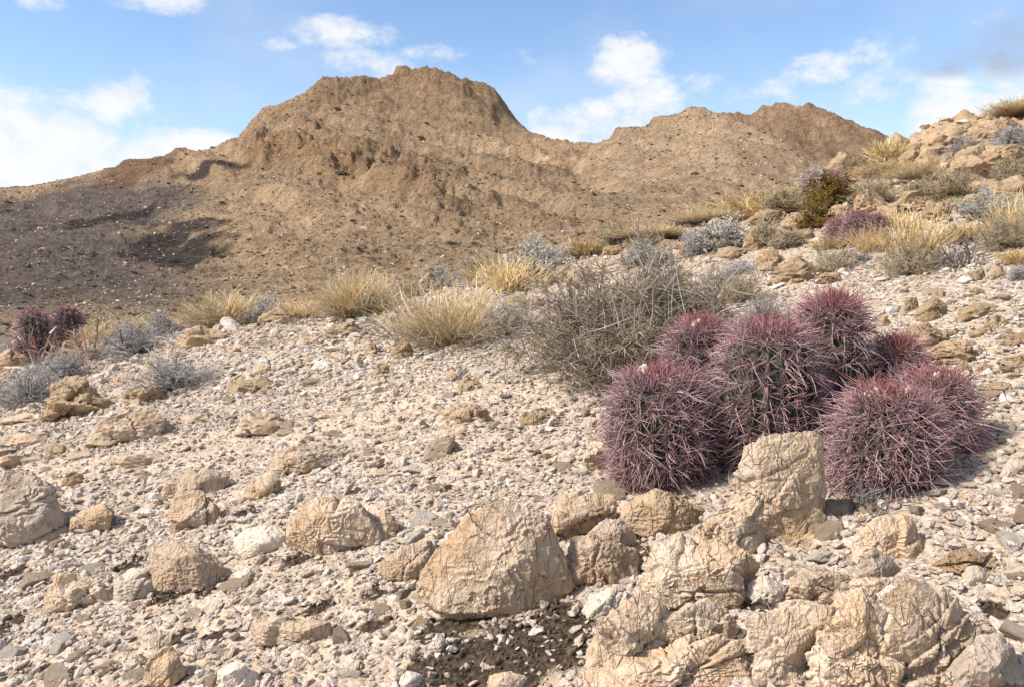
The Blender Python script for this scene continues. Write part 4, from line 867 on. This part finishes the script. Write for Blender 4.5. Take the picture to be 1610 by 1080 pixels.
def tube_mesh(name, Ps, rads, cols, rg, var=0.3, mat=PLANT):
    V_, F_, C_ = [], [], []; off = 0
    for P, r, c in zip(Ps, rads, cols):
        k = P.shape[1]; R = r*(1 - 0.6*np.linspace(0, 1, k))[None]*rg.uniform(.7, 1.3, (len(P), 1))
        V, Fq = tubes(P, R); c = np.array(c); c = c[rg.integers(0, len(c), len(P))] if c.ndim == 2 else np.tile(c, (len(P), 1))
        cc = c*rg.uniform(1 - var, 1 + var, (len(P), 1)); V_.append(V); F_.append(Fq + off); off += len(V); C_.append(np.repeat(cc, k*3, axis=0))
    return np_mesh(name, np.concatenate(V_), np.concatenate(F_), mat, True, col=np.concatenate(C_))
def leaf_mesh(name, par, n, size, cols, rg, clusters=1, jitter=0.0, aspect=0.45, mat=PLANT):
    i = rg.integers(0, len(par), n); f = rg.uniform(0.35, 1, n)*(par.shape[1] - 1); j = np.minimum(f.astype(int), par.shape[1] - 2); fr = (f - j)[:, None]
    p = par[i, j]*(1 - fr) + par[i, j+1]*fr + rg.normal(0, jitter, (n, 3)); p[:, 2] = np.maximum(p[:, 2], 0.01)
    a = unit(rg.normal(0, 1, (n, 3)) + np.array([0, 0, .5])); b = unit(np.cross(a, rg.normal(0, 1, (n, 3)))); s = size*rg.uniform(.6, 1.4, (n, 1)); nn = np.cross(a, b)*0.18
    V = np.stack([p, p + s*(0.5*a + aspect*b + nn), p + s*a, p + s*(0.5*a - aspect*b + nn)], 1).reshape(-1, 3)
    Fc = np.arange(n*4).reshape(n, 4); c = np.array(cols); c = c[rg.integers(0, len(c), n)]*rg.uniform(.75, 1.25, (n, 1))
    return np_mesh(name, V, Fc, mat, False, col=np.repeat(c, 4, axis=0))
GREYW = [(0.38, 0.35, 0.33), (0.45, 0.42, 0.39), (0.29, 0.27, 0.26), (0.50, 0.46, 0.42)]
DARKW = [(0.10, 0.085, 0.08), (0.15, 0.13, 0.12)]
STRAW = [(0.66, 0.44, 0.19), (0.70, 0.52, 0.26), (0.56, 0.36, 0.15), (0.74, 0.59, 0.35)]
KHAKI = [(0.40, 0.31, 0.19), (0.46, 0.37, 0.24), (0.31, 0.25, 0.16), (0.42, 0.37, 0.29)]
def proto(kind, seed, fine=1.0):
    """parts of a plant one metre wide and one metre tall; thin wood gets thicker for plants that stand far off"""
    rg = np.random.default_rng(seed); r = 0.0022*fine; W = H = 1.0
    if kind == 'twig':                       # grey interlaced dry shrub
        s = stems(rg, 46, 7, W*.95, H*.92, 0.05); a = sprout(rg, s, 420, 5, .24, .7, .1); b = sprout(rg, a, 1700, 4, .12, .8, .1)
        return [('branches', tube_mesh('branches', [s], [r*2.4], [DARKW + GREYW[:1]], rg)), ('twigs', tube_mesh('twigs', [a, b], [r*1.2, r*.75], [GREYW, GREYW], rg))]
    if kind == 'silver':                     # pale leafy brush
        s = stems(rg, 40, 6, W*.9, H*.85, 0.12); a = sprout(rg, s, 420, 4, .20, .5, .45, .4); b = sprout(rg, a, 900, 3, .09, .6, .4)
        lf = [(0.50, 0.47, 0.41), (0.58, 0.54, 0.48), (0.42, 0.39, 0.33), (0.47, 0.45, 0.37)]
        return [('branches', tube_mesh('branches', [s], [r*2.2], [GREYW[1:3] + DARKW], rg)), ('twigs', tube_mesh('twigs', [a, b], [r*1.1, r*.8], [GREYW, GREYW], rg)),
                ('leaves', leaf_mesh('leaves', np.concatenate([a[:, [0, 1, 3]], b]), 7500, .019*fine**.4, lf, rg, 1, .012))]
    if kind == 'grass':                      # straw bunchgrass
        s = stems(rg, 900, 5, W*1.15, H, 0.28, .8); s2 = stems(rg, 500, 4, W*.95, H*.55, 0.15, .6); b = sprout(rg, s2, 900, 3, .10, .6, .2)
        return [('blades', tube_mesh('blades', [s], [r*.95], [STRAW + [(0.62, 0.52, 0.36), (0.50, 0.40, 0.27), (0.66, 0.57, 0.42)]], rg, .4)), ('old_growth', tube_mesh('old_growth', [s2, b], [r*.9, r*.8], [KHAKI + GREYW[:2], KHAKI], rg))]
    if kind == 'thin':                       # open tall straw blades
        s = stems(rg, 240, 5, W*1.0, H, 0.5, .5); return [('blades', tube_mesh('blades', [s], [r*1.05], [STRAW + [(0.58, 0.46, 0.26)]], rg))]
    if kind == 'khaki':                      # dense dried half-shrub
        s = stems(rg, 70, 6, W*.92, H*.88, 0.08); a = sprout(rg, s, 900, 4, .17, .6, .35, .3); b = sprout(rg, a, 2000, 3, .085, .7, .3)
        return [('branches', tube_mesh('branches', [s], [r*1.8], [DARKW + KHAKI[:2]], rg)), ('twigs', tube_mesh('twigs', [a, b], [r, r*.8], [KHAKI + GREYW[:1], KHAKI + STRAW[2:3]], rg))]
    if kind == 'orange':                     # olive orange shrub
        s = stems(rg, 36, 6, W*.9, H*.9, 0.25); a = sprout(rg, s, 420, 4, .2, .5, .3); lf = [(0.17, 0.105, 0.022), (0.21, 0.13, 0.03), (0.12, 0.085, 0.022), (0.27, 0.16, 0.035)]
        return [('branches', tube_mesh('branches', [s], [r*2], [DARKW], rg)), ('twigs', tube_mesh('twigs', [a], [r], [[(0.17, 0.11, 0.05)]], rg)), ('leaves', leaf_mesh('leaves', a, 4200, .032, lf, rg, 1, .02))]
    if kind == 'dead':                       # bare dark branches
        s = stems(rg, 12, 7, W, H*.8, 0.1, .5); a = sprout(rg, s, 60, 5, .28, .6, .2); b = sprout(rg, a, 120, 4, .13, .7, .2)
        return [('branches', tube_mesh('branches', [s], [r*3.0], [DARKW + [(0.2, 0.18, 0.17)]], rg)), ('twigs', tube_mesh('twigs', [a, b], [r*1.6, r], [DARKW + GREYW[:1]]*2, rg))]
    if kind == 'stalk':                      # reddish or pale upright stalks
        s = stems(rg, 9, 6, W*.8, H, 0.55, .4); a = sprout(rg, s, 40, 3, .12, .5, .5, .5)
        return [('stalks', tube_mesh('stalks', [s, a], [r*3, r*2], [[(0.36, 0.19, 0.14), (0.42, 0.33, 0.27)]]*2, rg))]
_PR = {}
def plant(kind, px, base, w, h, label, name='dry_shrub', cat='shrub', fine=None, var=0, group=None):
    g = hit(px, base); t = g[1]; W = w*t/F; Hh = h*t/F
    f = fine if fine else float(np.clip(0.55*t/ max(W, .1)/3.4, 0.6, 5.0))
    key = (kind, var, round(math.log(f)*1.4))
    if key not in _PR:
        _PR[key] = pr = proto(kind, 500 + 13*var + 7*len(kind), math.exp(key[2]/1.4)); al = []
        for nm, me in pr:
            co = np.empty(len(me.vertices)*3, np.float32); me.vertices.foreach_get('co', co); al.append(co.reshape(-1, 3))
        q = np.concatenate(al); ext = max(np.percentile(q[:, 0], 98.5) - np.percentile(q[:, 0], 1.5), np.percentile(q[:, 1], 98.5) - np.percentile(q[:, 1], 1.5)); hz = np.percentile(q[:, 2], 98.5)
        for (nm, me), co in zip(pr, al):
            co = co*np.array([1/ext, 1/ext, 1/hz], np.float32); me.vertices.foreach_set('co', co.ravel()); me.update()
    root = link(name, None, loc=(g[0], g[1], g[2] - 0.01), label=label, cat=cat, group=group)
    if kind == 'grass': W *= 1.28; Hh *= 0.78
    root.scale = (W*random.uniform(.9, 1.15), W*random.uniform(.75, 1.0), Hh); root.rotation_euler = (0, 0, random.uniform(0, 6.28))
    for nm, me in _PR[key]: link(nm, me, root, kind='stuff')
    return root
def big_shrub():
    g = hit(950, 606); rg = np.random.default_rng(77); t = g[1]; root = link('dry_shrub', None, loc=(g[0] + 0.13, g[1] + 0.25, g[2] - 0.01), label='large tangled grey dry shrub left behind the big cactus', cat='shrub', group='grey dry shrubs')
    W, H = 1.0, 0.56
    s = stems(rg, 130, 8, W*1.08, H*1.05, 0.0); s[:, :, 2] = np.abs(s[:, :, 2]); a = sprout(rg, s, 1900, 5, .16, .8, .08); b = sprout(rg, a, 22000, 3, .080, .9, .05); c = sprout(rg, a, 600, 5, .17, .6, .1)
    tan = [(0.33, 0.25, 0.16), (0.26, 0.20, 0.13), (0.37, 0.30, 0.22), (0.19, 0.155, 0.12), (0.30, 0.26, 0.22)]
    link('branches', tube_mesh('branches', [s], [.0032], [DARKW + GREYW[2:3]], rg), root, kind='stuff')
    link('twigs', tube_mesh('twigs', [a, b], [.0026, .0019], [tan, tan], rg, .4), root, kind='stuff')
    link('bleached_twigs', tube_mesh('bleached_twigs', [c], [.0024], [[(0.52, 0.48, 0.43), (0.44, 0.41, 0.38)]], rg), root, kind='stuff')
big_shrub()
PL = [
 ('twig',45,632,115,60,'pale grey twiggy shrub at the left edge beside the cracked cone boulder'),('twig',100,592,85,44,'grey shrub with dark twigs under the small two headed cactus'),
 ('twig',272,612,140,56,'wide grey shrub with dark arching twigs in the left midground'),('twig',218,558,110,52,'soft grey shrub on the left crest beside a brown rock'),
 ('twig',258,530,60,36,'small bluish grey shrub behind the soft grey one'),('twig',345,512,95,36,'low grey shrub under the tall straw grass'),
 ('twig',425,492,66,36,'round pale grey shrub on the left crest'),('silver',15,556,70,40,'blue grey shrub at the left edge behind the small cactus'),
 ('grass',160,502,85,40,'golden grass tuft right of the small two headed cactus'),('grass',232,506,95,34,'low golden grass patch between grey shrubs'),
 ('grass',362,494,105,62,'tall straw grass tuft left of the round pale grey shrub'),('grass',566,500,125,84,'yellow bunchgrass left of the biggest yellow clump'),
 ('thin',470,482,90,34,'sparse straw blades on the crest by the pale plate'),('grass',712,538,190,110,'biggest yellow bunchgrass clump in the middle'),
 ('thin',800,462,130,62,'open straw blades rising behind the biggest yellow clump'),('twig',806,530,105,60,'blue grey twiggy shrub at the right of the biggest yellow clump'),
 ('dead',628,532,105,52,'dark bare branches left of the biggest yellow clump'),('silver',692,436,72,36,'grey white leafy shrub on the crest, left one'),
 ('silver',838,442,112,62,'bright silvery leafy shrub on the crest, above the dark boulder'),('khaki',752,434,70,38,'brownish brush between the two silvery crest shrubs'),
 ('grass',920,402,66,32,'low golden dome of grass on the crest'),('khaki',975,388,66,34,'khaki dome bush on the crest'),('khaki',1016,390,50,26,'small khaki bush right of the khaki dome'),
 ('silver',1010,416,105,34,'low silvery shrub above the large grey shrub'),('silver',1132,396,90,52,'rounded white leafed shrub on the slope'),
 ('twig',1095,402,50,38,'grey twigs left of the rounded white leafed shrub'),('khaki',1208,388,64,38,'grey brown dome between boulders'),('khaki',1238,388,58,26,'small grey dome beside the leaning boulder'),
 ('khaki',1166,474,95,48,'pale khaki dome right of the large grey shrub'),('twig',1128,452,50,28,'grey twigs between the large shrub and the khaki dome'),
 ('khaki',1150,336,38,26,'dark round bush on the hillside edge'),('khaki',1232,334,66,32,'grey brush on the upper slope'),('thin',1180,340,120,36,'straw blades along the upper slope'),
 ('orange',1282,362,72,54,'small orange green shrub below the larger one'),('orange',1308,328,95,50,'orange green shrub against the distant cactus'),
 ('silver',1300,290,90,34,'grey leafy shrub behind the distant purple cactus'),('khaki',1428,432,100,62,'khaki bush in front right of the broad cactus clump'),
 ('thin',1440,420,120,86,'tall straw blades above the khaki bush'),('khaki',1312,428,82,42,'small khaki bush left of the tall straw blades'),('twig',1352,414,44,18,'tiny grey shrub between two khaki bushes'),
 ('thin',1365,398,80,42,'straw blades in front of the broad cactus clump'),('dead',1512,424,120,50,'dead dark branches lying on the right slope'),
 ('khaki',1580,392,110,60,'wide khaki bush at the right edge'),('thin',1585,380,110,70,'straw blades rising from the bush at the right edge'),('silver',1552,346,100,46,'silvery shrub at the right edge'),
 ('khaki',1495,312,92,48,'golden brown bush below the slanting slabs'),('twig',1516,252,74,38,'dark grey shrub on the slanting slabs'),('twig',1592,244,60,40,'dark grey shrub at the right edge on the slabs'),
 ('khaki',1596,288,66,36,'khaki bush at the right edge below the slabs'),('grass',1400,278,90,28,'low golden grass under the skyline crag'),('grass',1455,282,80,28,'golden grass below the great slanting slab'),
 ('grass',1595,184,70,26,'golden grass on the top of the outcrop'),('dead',1570,186,50,26,'dark twigs on the skyline'),('khaki',1340,282,60,28,'brush beside the squared skyline boulder'),
 ('grass',1280,308,70,24,'golden grass left of the squared skyline boulder'),('grass',1110,352,90,26,'golden grass on the crest left of the dark round bush'),('khaki',1060,366,50,22,'small brown bush on the crest'),
 ('grass',1020,372,90,24,'golden grass strip on the crest'),('khaki',1200,325,50,24,'brown bush on the upper slope crest'),('twig',1205,506,80,40,'dark twigs behind the tallest cactus heads'),
 ('grass',1570,268,90,30,'golden grass between the slabs at right'),('khaki',1445,312,50,26,'brown bush among the outcrop boulders'),('grass',1530,330,70,26,'golden grass beside the right silvery shrub'),
 ('khaki',645,448,80,26,'low brown brush behind the left yellow bunchgrass'),('dead',720,598,26,30,'tiny dark upright twig in the middle of the gravel'),
 ('stalk',62,585,60,70,'pale leaning stalks in front of the small cactus'),('stalk',136,572,44,62,'reddish dry flower stalks beside the small cactus'),
 ('dead',1362,806,110,54,'dry dead sticks at the foot of the right cactus heads'),('thin',660,985,30,22,'tiny straw tuft beside the dark soil'),('thin',1245,850,70,26,'few tiny dry blades at the foot of the upright rock'),
 ('dead',668,1075,36,40,'grey dead twig at the bottom edge beside a white stone'),
]
for i, (kd, px, by, w, h, lab) in enumerate(PL):
    g = kd in ('grass', 'thin')
    plant(kd, px, by, w, h, lab, 'grass_tuft' if g else 'dead_branch' if kd == 'dead' else 'flower_stalk' if kd == 'stalk' else 'dry_shrub',
          'grass' if g else 'branch' if kd == 'dead' else 'plant' if kd == 'stalk' else 'shrub', var=i % 2,
          group={'twig': 'grey dry shrubs', 'silver': 'silvery leafy shrubs', 'grass': 'golden grass tufts', 'thin': 'sparse straw grass', 'khaki': 'khaki bushes', 'orange': 'orange green shrubs', 'dead': 'dead twigs', 'stalk': 'dry stalks'}[kd])

def slope_brush():                           # more low brush between the rocks of the right slope
    rg = np.random.default_rng(61); used = [(p[1], p[2]) for p in PL]; n = 0; seen = set()
    for i in range(400):
        if n >= 13: break
        px = rg.uniform(1000, 1610); top = max(190, 400 - 0.30*(px - 900)); py = rg.uniform(top, 440); kd = str(rg.choice(['khaki', 'twig', 'grass', 'silver', 'khaki', 'thin']))
        if any(abs(px - a) < 34 and abs(py - b) < 22 for a, b in used): continue
        word = {'khaki': 'low khaki brush', 'twig': 'low grey twig bush', 'grass': 'short golden grass tuft', 'silver': 'low silvery bush', 'thin': 'thin straw blades'}[kd]
        lab = near(hit(px, py), word, 'among the rocks high on the right slope' if py < 330 else 'among the rocks of the right slope')
        if lab in seen: continue
        seen.add(lab); used.append((px, py)); w = rg.uniform(38, 74); g = kd in ('grass', 'thin')
        plant(kd, px, py, w, w*rg.uniform(.35, .6), lab, 'grass_tuft' if g else 'dry_shrub', 'grass' if g else 'shrub', var=n % 2, group='low brush on the right slope'); n += 1
slope_brush()
# ------------------------------------------------------------------ far bushes and scree on the hillsides
def far_bush(seed, cols, size=1.0):
    rg = np.random.default_rng(seed); n = 220; p = unit(rg.normal(0, 1, (n, 3)))*rg.uniform(0.4, 1, (n, 1))**.5*np.array([.5, .5, .42]); p[:, 2] = np.abs(p[:, 2])
    P = np.stack([p*0.25, p], 1); return leaf_mesh('foliage', P, 260, .22, cols, rg, 1, .02)
FARB = [far_bush(1, [(0.24, 0.175, 0.085), (0.30, 0.22, 0.11)]), far_bush(2, [(0.44, 0.33, 0.18), (0.48, 0.37, 0.21)]), far_bush(3, [(0.20, 0.165, 0.115), (0.26, 0.21, 0.15)]), far_bush(4, [(0.30, 0.27, 0.22), (0.26, 0.23, 0.19)])]
def drop(x, y):
    return np.maximum(f_main(x, y), f_hill(x, y))
def far_things():
    rg = np.random.default_rng(31)
    for i in range(240):
        s = rg.uniform(-0.68, 0.42); t = 62*(2.6)**rg.uniform(0, 1); zz = float(drop(np.array([s*t]), np.array([t]))[0])
        p = (s*t, t, zz - 0.05); px, py = proj(*p)
        k = int(rg.choice([0, 1, 2, 3], p=[.35, .35, .12, .18])); sz = rg.uniform(0.35, 0.85)
        z = 'dark lower slope on the left' if px < 380 else 'tan slope under the mountain' if px < 900 else 'right hand hill'
        w = ['olive brown', 'straw coloured', 'dark', 'pale grey'][k]
        o = link('desert_bush', FARB[k], loc=p, label=f'{w} small desert bush dotting the {z}', cat='bush', group=f'{w} bushes on the {z}')
        o.scale = (sz, sz, sz*0.85); o.rotation_euler = (0, 0, rg.uniform(0, 6))
    # scree and more bushes
    n = 46000; s = rg.uniform(-0.72, 0.62, n); t = 55*(6.2)**(rg.uniform(0, 1, n)**0.9); P = np.stack([s*t, t, drop(s*t, t)], -1)
    tt = t; sz = rg.lognormal(math.log(0.20), .55, n)*(tt/120)**0.6
    px, py = proj(P[:, 0], P[:, 1], P[:, 2])
    a = rg.uniform(0, 1, n) < 0.45
    tint = 0.12 + rg.beta(2, 3.0, n)*0.4
    instancer('scree', P[a], np.stack([rg.normal(0, .4, a.sum()), rg.normal(0, .4, a.sum()), rg.uniform(0, 6.28, a.sum())], -1), sz[a][:, None]*rg.uniform(.8, 1.5, (a.sum(), 3)), tint[a], PEB[:8], 'loose brown rocks strewn over the far slopes', 'scree')
    b = ~a
    instancer('hillside_scrub', P[b], np.stack([0*sz[b], 0*sz[b], rg.uniform(0, 6.28, b.sum())], -1), (sz[b]*1.2)[:, None]*np.array([1, 1, .6]), tint[b], [FARB[1], FARB[3], FARB[1], FARB[0]], 'tiny dry bushes covering the far slopes', 'scrub')
far_things()

def litter():
    """dry broken sticks and straw lying on the gravel, too fine to count"""
    rg = np.random.default_rng(8); n = 700; x, y = wedge(n, 1.0, 6.5); L = rg.uniform(0.02, 0.10, n); a = rg.uniform(0, 6.28, n); u = np.linspace(0, 1, 4)
    b = rg.normal(0, .25, n); px = x[:, None] + L[:, None]*(np.cos(a)[:, None]*u - np.sin(a)[:, None]*(b[:, None]*u*u)); py = y[:, None] + L[:, None]*(np.sin(a)[:, None]*u + np.cos(a)[:, None]*(b[:, None]*u*u))
    pz = ground(px, py) + 0.014 + rg.uniform(0, .012, (n, 1)) + (u*rg.uniform(-.01, .03, (n, 1)))
    me = tube_mesh('dry_litter', [np.stack([px, py, pz], -1)], [0.0013], [GREYW + KHAKI + DARKW], rg)
    link('dry_litter', me, label='broken dry twigs and straw strewn over the gravel', cat='litter', kind='stuff')
litter()
